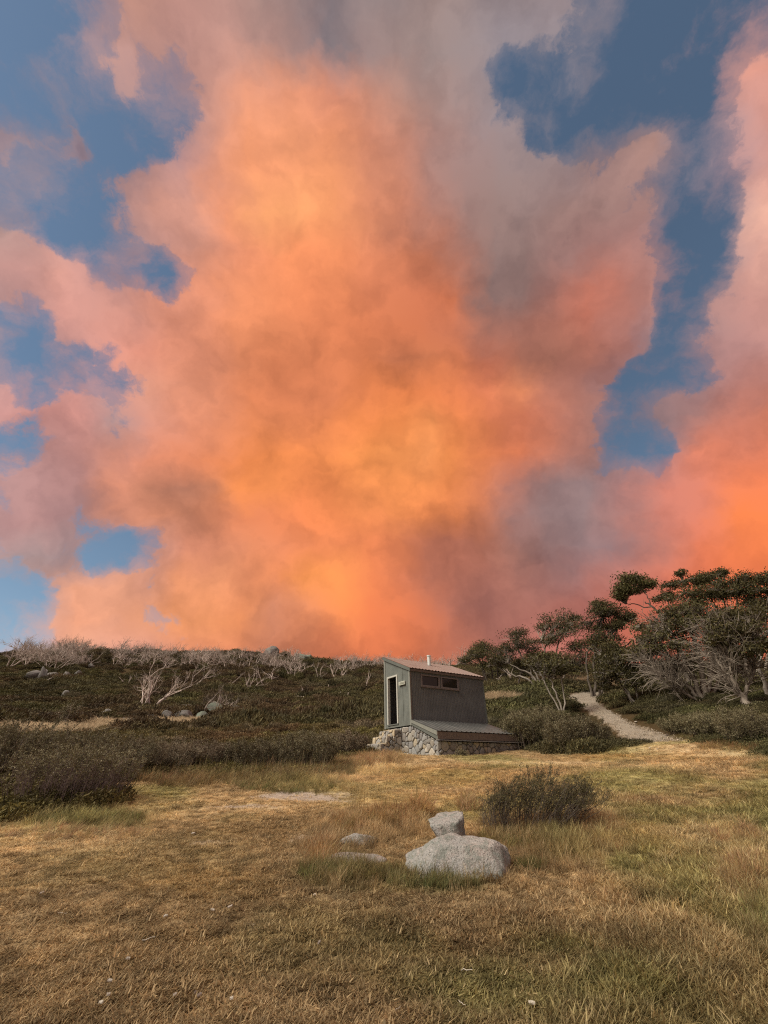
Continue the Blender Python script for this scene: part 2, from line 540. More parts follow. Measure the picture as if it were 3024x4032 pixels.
def mat_plant(name, transl=.25, rough=.7, instanced=True, c1=None, c2=None, c3=None):
    """foliage or blades: colour from the instance (or own range) varied leaf by leaf through the vertex value v"""
    m, t = new_mat(name)
    av = t.n('ShaderNodeAttribute', attribute_name='v')
    if instanced:
        ai = t.n('ShaderNodeAttribute', attribute_name='tint', attribute_type='INSTANCER')
        base = ai.outputs['Color']
        f = t.mrange(av.outputs['Fac'], 0, 1, .45, 1.55)
        sc = t.vmath('SCALE', base, None, f)
        col = t.mix(t.mrange(av.outputs['Fac'], .8, 1.0, 0, .30), sc, (.30, .22, .11, 1))
    else:
        oi = t.n('ShaderNodeObjectInfo')
        r = t.ramp(av.outputs['Fac'], [(0, c1), (.5, c2), (1, c3)])
        hs = t.n('ShaderNodeHueSaturation')
        t.put(hs.inputs['Value'], t.mrange(oi.outputs['Random'], 0, 1, .8, 1.2))
        t.put(hs.inputs['Hue'], t.mrange(oi.outputs['Random'], 0, 1, .49, .505))
        t.link(r.outputs[0], hs.inputs['Color'])
        col = hs.outputs[0]
    finish(t, col, rough, spec=.2, transl=transl)
    return m


def mat_granite(name, c_main, c_dark, c_lich, c_pink):
    m, t = new_mat(name)
    v = t.n('ShaderNodeTexCoord').outputs['Object']
    big = t.noise(v, 3.0, 5, .65)
    grain = t.noise(v, 55, 4, .75)
    vor = t.n('ShaderNodeTexVoronoi')
    vor.inputs['Scale'].default_value = 60
    t.link(v, vor.inputs['Vector'])
    c = t.mix(t.mrange(big.outputs[0], .42, .62), rgb(c_main), rgb(c_pink))
    c = t.mix(t.mrange(grain.outputs[0], .52, .66), c, rgb(c_dark))
    c = t.mix(t.mrange(t.noise(v, 80, 3, .7).outputs[0], .56, .68), c, rgb(np.array(c_main) * 1.5))
    l1 = t.noise(v, 7, 6, .7, .6)
    c = t.mix(t.mrange(l1.outputs[0], .47, .60, 0, .8), c, rgb(c_lich))
    l2 = t.noise(v, 13, 6, .75)
    c = t.mix(t.mrange(l2.outputs[0], .58, .68, 0, .8), c, rgb(np.array(c_dark) * .8))
    h = t.math('ADD', t.math('MULTIPLY', grain.outputs[0], .5), t.noise(v, 14, 6, .65).outputs[0])
    finish(t, c, .85, h, .9, .035, .25)
    return m


def mat_bark(name, c1, c2, c3):
    m, t = new_mat(name)
    v = t.n('ShaderNodeTexCoord').outputs['Object']
    mp = t.n('ShaderNodeMapping')
    mp.inputs['Scale'].default_value = (1, 1, .35)
    t.link(v, mp.inputs[0])
    n = t.noise(mp.outputs[0], 3.0, 6, .65, .8)
    r = t.ramp(n.outputs[0], [(.3, c1), (.5, c2), (.7, c3)])
    oi = t.n('ShaderNodeObjectInfo')
    hs = t.n('ShaderNodeHueSaturation')
    t.put(hs.inputs['Value'], t.mrange(oi.outputs['Random'], 0, 1, .75, 1.15))
    t.link(r.outputs[0], hs.inputs['Color'])
    finish(t, hs.outputs[0], .85, t.noise(v, 30, 4, .6).outputs[0], .4, .02, .2)
    return m


# ================================================================== terrain
HUT_K, HUT_YAW, HUT_H = np.array([1.049, 20.412, 1.829 + EYE]), 0.584, 1.17   # near corner of the cabin, its height above the turf
HB = np.array([math.cos(HUT_YAW), math.sin(HUT_YAW), 0])
HA = np.array([-math.sin(HUT_YAW), math.cos(HUT_YAW), 0])


def hut_w(x, y, z):
    """hut coordinates (x along the long wall, y to its back, z up from the turf at the near corner) to world"""
    return np.array([HUT_K[0], HUT_K[1], HUT_K[2] - HUT_H]) + HB * x + HA * y + np.array([0, 0, z])


CTRL = [at(*c) for c in [
    # near lawn
    (1512, 4032, 3.45), (0, 4032, 4.1), (3024, 4032, 3.9), (1512, 3700, 4.55), (0, 3700, 5.3), (3024, 3700, 4.9),
    (1512, 3400, 6.3), (200, 3400, 7.4), (2900, 3400, 6.7), (1100, 3150, 10.2), (300, 3170, 10.6), (2700, 3150, 9.7),
    (1450, 3020, 15.5), (2300, 3010, 14.8), (2950, 2990, 14.5), (2560, 2925, 19.5), (3024, 2900, 18.5),
    # scrub to the left
    (0, 3050, 14.0), (500, 3000, 17), (1000, 2960, 21), (1300, 2930, 24), (0, 2880, 31), (300, 2870, 36), (800, 2845, 42), (1300, 2835, 44),
    (0, 2760, 58), (400, 2765, 60), (800, 2765, 62), (1300, 2755, 65), (0, 2660, 92), (400, 2650, 96), (800, 2655, 96), (1250, 2680, 92),
    (0, 2585, 118), (350, 2570, 128), (800, 2585, 128), (1100, 2590, 126), (1300, 2622, 124), (1500, 2625, 122), (1700, 2635, 118), (1850, 2640, 112),
    # path and wooded rise to the right
    (2440, 2900, 23), (2330, 2810, 31), (2310, 2730, 41), (1960, 2830, 30), (2000, 2745, 41), (1930, 2705, 52),
    (2130, 2715, 42), (2500, 2760, 31), (2760, 2745, 29), (2960, 2800, 23.5), (3024, 2840, 21.5), (2650, 2850, 23.5), (2800, 2690, 40), (3024, 2690, 34),
    (2400, 2670, 60), (2900, 2640, 60), (2000, 2660, 70),
]]
CTRL += [hut_w(0, -1.67, -.03), hut_w(-1.3, .7, .05), hut_w(4.6, -1.67, .26), hut_w(3.4, -1.75, .16), hut_w(5.4, -1.7, .36), hut_w(4.5, 2.2, .9), hut_w(0, 2.2, .35), hut_w(-1.3, 2.1, .2), hut_w(2.3, -1.75, .07), hut_w(1.1, -1.75, .0)]
CTRL += [np.array(c, float) for c in [
    (0, 0, 0), (-3, 0, 0.02), (3, 0, 0), (0, -6, -.7), (-10, -4, -.5), (10, -4, -.5), (-30, -30, -4), (30, -30, -4), (0, -60, -8), (-80, -60, -9), (80, -60, -9),
    (-60, 5, -.5), (60, 5, 2), (-110, 30, 1), (110, 40, 9), (-130, 80, 15), (60, 60, 12), (80, 90, 16), (130, 100, 19), (40, 110, 20),
    (-150, 160, 15), (-60, 190, 20), (0, 190, 19), (60, 190, 16), (150, 160, 13), (0, 290, -3), (-200, 260, -6), (200, 260, -4), (-260, 0, -12), (260, 0, -6), (0, -250, -30)]]
CTRL = np.array(CTRL)
_n = len(CTRL)


def _phi(d2):
    return .5 * d2 * np.log(d2 + 1e-9)


_S = 1 / 40.0
_cx = CTRL[:, :2] * _S
_A = np.zeros((_n + 3, _n + 3))
_d2 = ((_cx[:, None] - _cx[None]) ** 2).sum(-1)
_A[:_n, :_n] = _phi(_d2) + np.eye(_n) * 4e-5
_A[:_n, _n] = 1
_A[:_n, _n + 1:] = _cx
_A[_n:, :_n] = _A[:_n, _n:].T
_W = np.linalg.solve(_A, np.concatenate([CTRL[:, 2], [0, 0, 0]]))


def ground_z(x, y):
    x, y = np.asarray(x, float), np.asarray(y, float)
    sh = x.shape
    P = np.stack([x.ravel(), y.ravel()], 1) * _S
    out = np.empty(len(P))
    for i in range(0, len(P), 20000):
        p = P[i:i + 20000]
        d2 = ((p[:, None] - _cx[None]) ** 2).sum(-1)
        out[i:i + 20000] = _phi(d2) @ _W[:_n] + _W[_n] + p @ _W[_n + 1:]
    out = out.reshape(sh)
    r = np.hypot(x, y)
    out = out + (fbm(x * .55, y * .55, 3, 3) - .5) * .10 * np.clip(r / 6, .4, 1.6)
    out = out + (fbm(x * .12, y * .12, 5, 3) - .5) * 1.0 * np.clip((r - 22) / 40, 0, 1)
    return out


def spot(px, py, rmin=1.5, rmax=400):
    """where the sight line first meets the ground"""
    d = dir_px(px, py)
    h = math.hypot(d[0], d[1])
    R = np.geomspace(rmin, rmax, 1600)
    X, Y, Z = d[0] / h * R, d[1] / h * R, EYE + d[2] / h * R
    G = ground_z(X, Y)
    k = np.nonzero(Z < G)[0]
    k = k[0] if len(k) else int(np.argmin(Z - G))
    return np.array([X[k], Y[k], G[k]])


def on_ground(px, rng_m):
    """ground point in the direction of a view column at a given distance"""
    d = dir_px(px, 2750)
    h = math.hypot(d[0], d[1])
    x, y = d[0] / h * rng_m, d[1] / h * rng_m
    return np.array([x, y, float(ground_z(np.array([x]), np.array([y]))[0])])


class Zone:
    """elliptic patch of ground, set out by its centre and extent in the view"""

    def __init__(self, px, py, w_, h_, s=1.0):
        self.c = spot(px, py)
        a = spot(px + w_ / 2, py) - self.c
        b0, b1 = spot(px, py + h_ / 2), spot(px, py - h_ / 2)
        self.c = (b0 + b1) / 2
        self.a, self.b, self.s = a[:2], (b1 - b0)[:2] / 2, s
        self.M = np.linalg.inv(np.stack([self.a, self.b], 1))

    def __call__(self, x, y, soft=.5, wob=.5):
        q = np.stack([x - self.c[0], y - self.c[1]], -1) @ self.M.T
        L = max(np.linalg.norm(self.a), .3)
        d = np.sqrt((q ** 2).sum(-1)) + (fbm(x / L * 1.6, y / L * 1.6, 9, 4) - .5) * 2 * wob
        return np.clip((1 + soft - d) / (2 * soft), 0, 1) * self.s

# ------------------------------------------------------------------ ground regions
LAWN_EDGE_L = [spot(*p)[:2] for p in [(0, 3232), (200, 3205), (390, 3168), (450, 3075), (700, 3060), (1000, 3062), (1250, 3035), (1400, 2985), (1450, 2955)]]
LAWN_EDGE_R = [spot(*p)[:2] for p in [(2062, 2926), (2110, 2958), (2300, 2968), (2420, 2945), (2560, 2925), (2730, 2912), (2900, 2942), (3024, 2972)]]
LAWN = np.array([(-60, -60), (-40, 5), (-12, 8.2)] + LAWN_EDGE_L + [hut_w(-1.2, 1, 0)[:2], hut_w(.2, 1, 0)[:2], hut_w(4.9, -.6, 0)[:2]] + LAWN_EDGE_R + [(24, 13), (60, 8), (60, -60)])
PATH_L = [spot(*p)[:2] for p in [(2285, 2727), (2238, 2737), (2262, 2765), (2330, 2805), (2395, 2850), (2440, 2885), (2455, 2915), (2450, 2930)]]
PATH_R = [spot(*p)[:2] for p in [(2380, 2724), (2372, 2740), (2352, 2762), (2395, 2800), (2480, 2845), (2570, 2876), (2650, 2902), (2690, 2922)]]
PATH = np.array(PATH_L + PATH_R[::-1])


def inside(poly, x, y):
    c = np.zeros(np.shape(x), bool)
    j = len(poly) - 1
    for i in range(len(poly)):
        xi, yi = poly[i]
        xj, yj = poly[j]
        m = ((yi > y) != (yj > y)) & (x < (xj - xi) * (y - yi) / (yj - yi + 1e-12) + xi)
        c ^= m
        j = i
    return c


def wob(x, y, amp, s):
    return x + (fbm(x * .7, y * .7, s, 3) - .5) * amp, y + (fbm(x * .7, y * .7, s + 5, 3) - .5) * amp


def in_lawn(x, y):
    a, b = wob(x, y, 1.0, 21)
    return inside(LAWN, a, b)


def in_path(x, y):
    a, b = wob(x, y, .6, 31)
    return inside(PATH, a, b)


def in_hut(x, y, mar=.12):
    d0, d1 = x - HUT_K[0], y - HUT_K[1]
    lx, ly = d0 * HB[0] + d1 * HB[1], d0 * HA[0] + d1 * HA[1]
    return ((lx > -mar) & (lx < 4.65 + mar) & (ly > -1.72 - mar) & (ly < 2.2 + mar)) | ((lx > -1.45 - mar) & (lx < 0) & (ly > .6 - mar) & (ly < 2.1 + mar))


Z_SAND = [Zone(1180, 3135, 330, 40), Zone(960, 3175, 230, 16), Zone(1190, 3300, 130, 36, .7), Zone(985, 3640, 90, 40, .6), Zone(1090, 3940, 120, 130, .6), Zone(800, 3320, 240, 30, .5), Zone(560, 3990, 100, 60, .4)]
Z_STRAW = [Zone(2500, 2942, 520, 44, .5), Zone(300, 3310, 640, 90, .8), Zone(1460, 3010, 170, 70, .9), Zone(1370, 3260, 160, 110, .8), Zone(1540, 3230, 240, 70, 1.), Zone(1250, 3370, 170, 140, .7),
           Zone(2800, 3300, 420, 120, .8), Zone(2950, 3480, 260, 220, .9), Zone(2340, 3240, 180, 120, .8), Zone(2650, 3020, 620, 40, .8), Zone(2150, 3010, 700, 24, .7), Zone(2850, 2960, 400, 60, .7),
           Zone(1750, 3580, 400, 120, .5), Zone(2500, 3600, 500, 120, .5), Zone(1330, 3530, 140, 120, .6), Zone(2760, 3780, 420, 180, .45)]
Z_GREEN = [Zone(2950, 3230, 420, 130, 1.), Zone(2480, 3400, 160, 90, .9), Zone(2250, 3330, 300, 120, .8), Zone(1330, 3430, 260, 110, 1.), Zone(1700, 3480, 340, 70, 1.), Zone(300, 3240, 420, 80, .9), Zone(1150, 3090, 420, 60, .8),
           Zone(1900, 3900, 520, 220, .8), Zone(2500, 3860, 520, 200, .8), Zone(2700, 3540, 260, 70, .8), Zone(3000, 3650, 200, 260, .7), Zone(1600, 3720, 300, 120, .5), Zone(2550, 3360, 120, 40, .8), Zone(2200, 3730, 300, 60, .8), Zone(620, 3120, 260, 50, .7), Zone(2430, 3000, 200, 24, .5)]
Z_TALL = [Zone(1480, 3005, 260, 70, 1.), Zone(1370, 3290, 300, 130, .6), Zone(1560, 3260, 320, 100, .7), Zone(1330, 3440, 260, 110, .9), Zone(1740, 3470, 360, 60, .8), Zone(2200, 3320, 460, 150, 1.), Zone(1250, 3360, 160, 120, .7), Zone(1100, 3080, 600, 70, .9), Zone(300, 3230, 500, 70, .8), Zone(2350, 3290, 200, 140, .8), Zone(2950, 3420, 200, 160, .6), Zone(3000, 3640, 180, 300, .6)]
Z_OCHRE = [Zone(800, 3480, 500, 130, .8), Zone(2400, 2985, 500, 30, .9), Zone(2720, 2990, 300, 30, .9), Zone(2450, 3290, 300, 110, .6), Zone(1700, 3050, 600, 60, .6), Zone(1650, 3150, 500, 50, .5)]


def zsum(zs, x, y, soft=.5, wobb=.5):
    t = np.zeros(np.shape(x))
    for z in zs:
        t = np.maximum(t, z(x, y, soft, wobb))
    return t


C_BROWN, C_TAN, C_STRAW, C_GREEN, C_OCHRE, C_SAND = [np.array(c) for c in [(.37, .265, .138), (.53, .40, .225), (.68, .535, .32), (.30, .29, .115), (.45, .31, .13), (.42, .35, .285)]]


def lawn_colour(x, y):
    n1, n2, n3 = fbm(x * .5, y * .5, 41, 4), fbm(x * 2.3, y * 2.3, 43, 3), fbm(x * .22, y * .22, 47, 3)
    n4 = fbm(x * 7.0, y * 7.0, 49, 2)
    side = np.clip((x - .5) / 4.0 + .25, 0, 1)              # the turf is greener and longer towards the right
    c = C_BROWN[None] * (1 - n2[:, None]) + C_TAN[None] * n2[:, None]
    gr = np.clip((n1 - .50 + side * .10) * 5, 0, 1) * (.32 + .43 * side)
    c = c * (1 - gr[:, None]) + C_GREEN * gr[:, None]
    for Z, cc in ((Z_OCHRE, C_OCHRE), (Z_GREEN, C_GREEN), (Z_STRAW, C_STRAW)):
        k = (zsum(Z, x, y) * (.55 + .45 * n2))[:, None]
        c = c * (1 - k) + cc * k
    return c * (.55 + .9 * n3[:, None]) * (.5 + 1.0 * n4[:, None])


# ------------------------------------------------------------------ ground sheet
az = np.concatenate([np.linspace(-180, -62, 40, endpoint=False), np.linspace(-62, 62, 330, endpoint=False), np.linspace(62, 180, 40, endpoint=False)]) * math.pi / 180
rr = np.concatenate([[.4, 1.0, 1.6], np.geomspace(2.2, 30, 190), np.geomspace(30.6, 420, 120)])
RA, AZ = np.meshgrid(rr, az, indexing='ij')
GX, GY = RA * np.sin(AZ), RA * np.cos(AZ)
GZ = ground_z(GX, GY)
lawn_m = in_lawn(GX, GY)
near = np.clip(1 - (RA - 20) / 10, 0, 1)
tuss = (fbm(GX * 5.0, GY * 5.0, 61, 3) - .5) * .05 * near * lawn_m
GZ = GZ + tuss
na = len(az)
i0 = np.arange(len(rr) - 1)[:, None] * na
j0, j1 = np.arange(na)[None], (np.arange(na)[None] + 1) % na
GQ = np.stack([i0 + j0, i0 + j1, i0 + na + j1, i0 + na + j0], -1).reshape(-1, 4)
gx, gy = GX.ravel(), GY.ravel()
gcol = lawn_colour(gx, gy) * .95
sand = zsum(Z_SAND, gx, gy, .35, .7)
gcol = gcol * (1 - sand[:, None]) + C_SAND * sand[:, None]
hn = fbm(gx * .35, gy * .35, 71, 4)[:, None]
hcol = np.array([.045, .038, .018]) * (1 - hn) + np.array([.085, .055, .026]) * hn
lm = lawn_m.ravel()[:, None]
pm = in_path(gx, gy)[:, None]
gcol = np.where(pm, np.array([.32, .265, .20]), np.where(lm, gcol, hcol))
gV = np.stack([gx, gy, GZ.ravel()], 1)
gV = np.concatenate([gV, [[0, 0, float(GZ[0].mean())]]])
cap = np.stack([np.full(na, len(gV) - 1), j1.ravel(), j0.ravel()], 1)
gcol = np.concatenate([gcol, gcol[:1]])
m_ground, t = new_mat('ground_soil')
ga = t.n('ShaderNodeAttribute', attribute_name='gcol')
gc = t.n('ShaderNodeTexCoord').outputs['Object']
gn = t.noise(gc, 38, 6, .7)
gn2 = t.noise(gc, 7, 5, .65)
gsc = t.math('MULTIPLY', t.mrange(gn.outputs[0], .3, .72, .5, 1.55), t.mrange(gn2.outputs[0], .3, .7, .75, 1.2))
finish(t, t.vmath('SCALE', ga.outputs['Color'], None, gsc), .95, gn.outputs[0], .8, .03, .1)
ground = mesh_np('ground', gV, [GQ, cap], m_ground, smooth=True, attr={'gcol': gcol})
kind(ground, 'structure')

# ------------------------------------------------------------------ gravel path (a worn sheet lying on the ground)
npth = 60
tl = np.linspace(0, len(PATH_L) - 1, npth)
PL = np.stack([np.interp(tl, range(len(PATH_L)), np.array(PATH_L)[:, k]) for k in (0, 1)], 1)
PR = np.stack([np.interp(tl, range(len(PATH_R)), np.array(PATH_R)[:, k]) for k in (0, 1)], 1)
ncr = 16
s = np.linspace(0, 1, ncr)
PV = PL[:, None] * (1 - s)[None, :, None] + PR[:, None] * s[None, :, None]
edge = (fbm(PV[..., 0] * 1.5, PV[..., 1] * 1.5, 81, 3) - .5) * .8
dirn = (PR - PL) / np.linalg.norm(PR - PL, axis=1)[:, None]
PV = PV + dirn[:, None] * (edge * (np.abs(s - .5) * 2)[None])[..., None]
px_, py_ = PV[..., 0], PV[..., 1]
edgeoff = .03 - .05 * (np.abs(s - .5) * 2) ** 6
endoff = -.06 * np.linspace(0, 1, npth) ** 14
PZ = ground_z(px_, py_) + edgeoff[None] + endoff[:, None] + (fbm(px_ * 3, py_ * 3, 83, 3) - .5) * .05
ii, jj = np.meshgrid(np.arange(npth - 1), np.arange(ncr - 1), indexing='ij')
PQ = np.stack([ii * ncr + jj, (ii + 1) * ncr + jj, (ii + 1) * ncr + jj + 1, ii * ncr + jj + 1], -1).reshape(-1, 4)
m_gravel, t = new_mat('gravel')
gc = t.n('ShaderNodeTexCoord').outputs['Object']
gv = t.n('ShaderNodeTexVoronoi')
gv.inputs['Scale'].default_value = 22
t.link(gc, gv.inputs['Vector'])
c = t.mix(t.mrange(t.noise(gc, 1.2, 5, .6).outputs[0], .35, .65), (.215, .18, .14, 1), (.28, .245, .195, 1))
c = t.mix(t.mrange(gv.outputs['Color'], .2, .9, 0, .55), c, (.38, .345, .29, 1))
c = t.mix(t.mrange(t.noise(gc, 9, 5, .7).outputs[0], .55, .7, 0, .4), c, (.24, .18, .115, 1))
finish(t, c, .95, gv.outputs['Distance'], .8, .03, .1)
gp = mesh_np('gravel_path', np.stack([px_.ravel(), py_.ravel(), PZ.ravel()], 1), PQ[:, ::-1], m_gravel)
kind(gp, 'structure')

# ================================================================== toilet hut
hut = empty('toilet_hut', hut_w(0, 0, 0), HUT_YAW)
tag(hut, 'small grey-green toilet hut with sloping roof on a stone base', 'hut')
ZW, WL, WW = HUT_H, 4.50, 2.06                      # floor level, cabin length, cabin width
SLOPE = .833 / WW


def top_z(y):
    return ZW + 2.227 + SLOPE * y


def mat_clad(name, c1, c2, axis):
    m, t = new_mat(name)
    v = t.n('ShaderNodeTexCoord').outputs['Object']
    sp = t.n('ShaderNodeSeparateXYZ')
    t.link(v, sp.inputs[0])
    ax = sp.outputs[axis]
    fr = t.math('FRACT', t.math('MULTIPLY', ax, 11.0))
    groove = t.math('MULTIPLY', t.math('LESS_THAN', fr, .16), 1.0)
    mp = t.n('ShaderNodeMapping')
    mp.inputs['Scale'].default_value = (1, 1, .12)
    t.link(v, mp.inputs[0])
    n = t.noise(mp.outputs[0], 16, 5, .65)
    n2 = t.noise(v, 1.6, 4, .6)
    c = t.mix(t.mrange(n.outputs[0], .3, .7), rgb(c1), rgb(c2))
    c = t.vmath('SCALE', c, None, t.math('MULTIPLY', t.mrange(n2.outputs[0], .3, .7, .8, 1.15), t.math('SUBTRACT', 1.0, t.math('MULTIPLY', groove, .35))))  # grooves darkened in the colour in place of their fine shadows
    h = t.math('SUBTRACT', t.math('MULTIPLY', n.outputs[0], .15), groove)
    finish(t, c, .75, h, .8, .012, .3)
    return m


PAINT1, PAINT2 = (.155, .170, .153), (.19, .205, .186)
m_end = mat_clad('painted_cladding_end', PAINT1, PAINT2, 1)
m_long_shaded = mat_clad('painted_cladding_long_shaded', (.122, .125, .122), (.148, .150, .146), 0)  # end-wall paint darkened, so the long side's shade sits in the colour
m_trim = mat_simple('painted_trim', (.20, .21, .185), (.25, .26, .23), 9, .6, .15)
m_barge = mat_simple('painted_barge', (.115, .128, .115), (.15, .162, .145), 7, .55, .15)
m_white = mat_simple('white_paint', (.48, .48, .43), (.58, .58, .52), 8, .5, .1)
m_wood = mat_simple('weathered_brown_timber', (.115, .085, .07), (.18, .14, .115), 12, .7, .3)
m_winframe = mat_simple('window_frame_timber', (.15, .122, .112), (.20, .168, .155), 12, .6, .2)
m_dark = mat_simple('dark_interior', (.030, .028, .026), (.045, .042, .038), 4, .8, .1)
m_pipe = mat_simple('white_plastic', (.66, .70, .68), (.74, .77, .74), 5, .35, .05)
m_mortar = mat_simple('mortar', (.10, .092, .08), (.16, .15, .13), 12, .95, .6)
m_flash = mat_simple('grey_flashing', (.20, .19, .18), (.26, .25, .235), 8, .4, .1, spec=.5)
m_roof, t = new_mat('painted_sheet_roof')
v = t.n('ShaderNodeTexCoord').outputs['Object']
n = t.noise(v, 3, 6, .65)
n2 = t.noise(v, 30, 4, .6)
c = t.mix(t.mrange(n.outputs[0], .3, .7), (.165, .098, .078, 1), (.23, .148, .118, 1))
c = t.mix(t.mrange(n2.outputs[0], .55, .75, 0, .5), c, (.10, .075, .065, 1))
finish(t, c, t.mrange(n.outputs[0], .3, .7, .32, .5), n2.outputs[0], .1, .01, .6)
m_roof2, t = new_mat('grey_sheet_roof')
v = t.n('ShaderNodeTexCoord').outputs['Object']
n = t.noise(v, 2.5, 6, .65)
c = t.mix(t.mrange(n.outputs[0], .3, .7), (.075, .08, .078, 1), (.115, .115, .11, 1))
finish(t, c, t.mrange(n.outputs[0], .3, .7, .35, .55), t.noise(v, 30, 4, .6).outputs[0], .1, .01, .5)
m_glass, t = new_mat('window_glass')
b = finish(t, (.022, .018, .014, 1), .06, spec=.45)

m_stone, t = new_mat('wall_stone')
v = t.n('ShaderNodeTexCoord').outputs['Object']
oi = t.n('ShaderNodeObjectInfo')
pal = t.ramp(oi.outputs['Random'], [(0, (.30, .30, .285)), (.16, (.40, .38, .33)), (.3, (.24, .245, .25)), (.45, (.42, .40, .36)), (.58, (.33, .345, .345)), (.7, (.46, .40, .29)), (.82, (.27, .25, .23)), (.93, (.55, .51, .43))], 'CONSTANT')
c = t.mix(t.mrange(t.noise(v, 5, 5, .65).outputs[0], .35, .65, 0, .45), pal.outputs[0], (.22, .20, .18, 1))
c = t.mix(t.mrange(t.noise(v, 45, 4, .7).outputs[0], .52, .7, 0, .6), c, (.16, .15, .14, 1))
c = t.mix(t.mrange(t.noise(v, 28, 4, .7).outputs[0], .58, .7, 0, .5), c, (.55, .52, .47, 1))
finish(t, c, .9, t.noise(v, 25, 5, .65).outputs[0], .5, .03, .2)
m_step, t = new_mat('step_stone')
v = t.n('ShaderNodeTexCoord').outputs['Object']
oi = t.n('ShaderNodeObjectInfo')
pal = t.ramp(oi.outputs['Random'], [(0, (.52, .43, .28)), (.25, (.44, .40, .33)), (.5, (.60, .50, .34)), (.75, (.36, .35, .33))], 'CONSTANT')
c = t.mix(t.mrange(t.noise(v, 6, 5, .65).outputs[0], .4, .65, 0, .55), pal.outputs[0], (.26, .23, .19, 1))
c = t.mix(t.mrange(t.noise(v, 40, 4, .7).outputs[0], .54, .7, 0, .6), c, (.18, .16, .13, 1))
finish(t, c, .9, t.noise(v, 25, 5, .65).outputs[0], .5, .03, .2)


def clip_poly(P, n, d):
    """keep the part of polygon P with n.p <= d"""
    out = []
    for i in range(len(P)):
        a, b_ = P[i], P[(i + 1) % len(P)]
        da, db = a @ n - d, b_ @ n - d
        if da <= 0:
            out.append(a)
        if da * db < 0:
            out.append(a + (b_ - a) * da / (da - db))
    return out


def stones(poly, frame, size, depth, mat, parent, seed, joint=.014):
    """rubble facing: one mesh per stone, set on a plane region; frame maps (s, t, out) to hut coordinates"""
    r = np.random.default_rng(seed)
    poly = [np.array(p, float) for p in poly]
    lo, hi = np.min(poly, 0), np.max(poly, 0)
    S, Wt = [], []
    tries = int((hi[0] - lo[0]) * (hi[1] - lo[1]) / size ** 2 * 60)
    for _k in range(tries):
        c = np.array([r.uniform(lo[0], hi[0]), r.uniform(lo[1], hi[1])])
        rad = size * r.choice([.34, .5, .62, .78], p=[.2, .3, .3, .2])
        if all(np.hypot((c[0] - o[0]) * 1.0, c[1] - o[1]) > (rad + ro) * .80 for o, ro in zip(S, Wt)):
            S.append(c)
            Wt.append(rad)
    S = np.array(S)
    for i, c0 in enumerate(S):
        P = poly
        for j, c1 in enumerate(S):
            if i != j and np.linalg.norm(c1 - c0) < size * 4:
                nrm = c1 - c0
                L = np.linalg.norm(nrm)
                nrm = nrm / L
                P = clip_poly(P, nrm, c0 @ nrm + (L * L + Wt[i] ** 2 - Wt[j] ** 2) / (2 * L) - joint * r.uniform(.6, 1.3))
                if len(P) < 3:
                    break
        if len(P) < 3:
            continue
        P = np.array(P)
        cen = P.mean(0)
        if np.min(P.max(0) - P.min(0)) < .05:
            continue
        Q = []
        for a in range(len(P)):                     # rounded, slightly uneven outline
            p0, p1 = P[a], P[(a + 1) % len(P)]
            if np.linalg.norm(p1 - p0) < .05:
                Q.append((p0 + p1) / 2)
            else:
                Q.append(p0 * .82 + p1 * .18 + r.normal(0, .004, 2))
                Q.append(p0 * .18 + p1 * .82 + r.normal(0, .004, 2))
        Q = np.array(Q)
        k = len(Q)
        dp = depth * r.uniform(.55, 1.25)
        tilt = r.normal(0, .12, 2)
        rings = []
        for sc_, out in ((1.0, -.03), (1.0, dp * .55), (.80, dp)):
            q = cen + (Q - cen) * sc_
            o_ = out + ((q - cen) @ tilt if out > 0 else 0)
            rings.append(np.array([frame(a[0], a[1], oo) for a, oo in zip(q, np.broadcast_to(o_, (k,)))]))
        V = np.concatenate(rings + [[frame(cen[0], cen[1], dp * 1.08)]])
        org = V.mean(0)
        idx = np.arange(k)
        nx_ = (idx + 1) % k
        Qf = np.concatenate([np.stack([idx, nx_, k + nx_, k + idx], 1), np.stack([k + idx, k + nx_, 2 * k + nx_, 2 * k + idx], 1)])
        Tf = np.stack([2 * k + idx, 2 * k + nx_, np.full(k, 3 * k)], 1)
        mesh_np('stone', V - org, [Qf, Tf], mat, parent, smooth=False, loc=org)


# stone base (core of mortar) with its facing stones
mb = MB()
prof = [(-1.60, -.7), (2.02, -.7), (2.02, 1.13), (0, 1.13), (-1.60, .47)]
k = len(prof)
V = [(.06, y, z) for y, z in prof] + [(4.60, y, z) for y, z in prof]
Vn = np.array(V)
mb.add(Vn, [[i, (i + 1) % k, k + (i + 1) % k, k + i] for i in range(k)])
mb.add(Vn, [[4, 3, 1, 0], [5, 6, 8, 9]], [[3, 2, 1], [6, 7, 8]])
base = mb.build('stone_base', m_mortar, hut)
stones([(-2.06, -.25), (1.62, -.25), (1.62, .46), (0.02, 1.12), (-2.06, 1.12)], lambda s, t_, o: (.06 - o, -s, t_), .25, .05, m_stone, base, 5)
stones([(.02, -.25), (4.62, -.25), (4.62, .46), (.02, .46)], lambda s, t_, o: (s, -1.60 - o, t_), .25, .05, m_stone, base, 9)

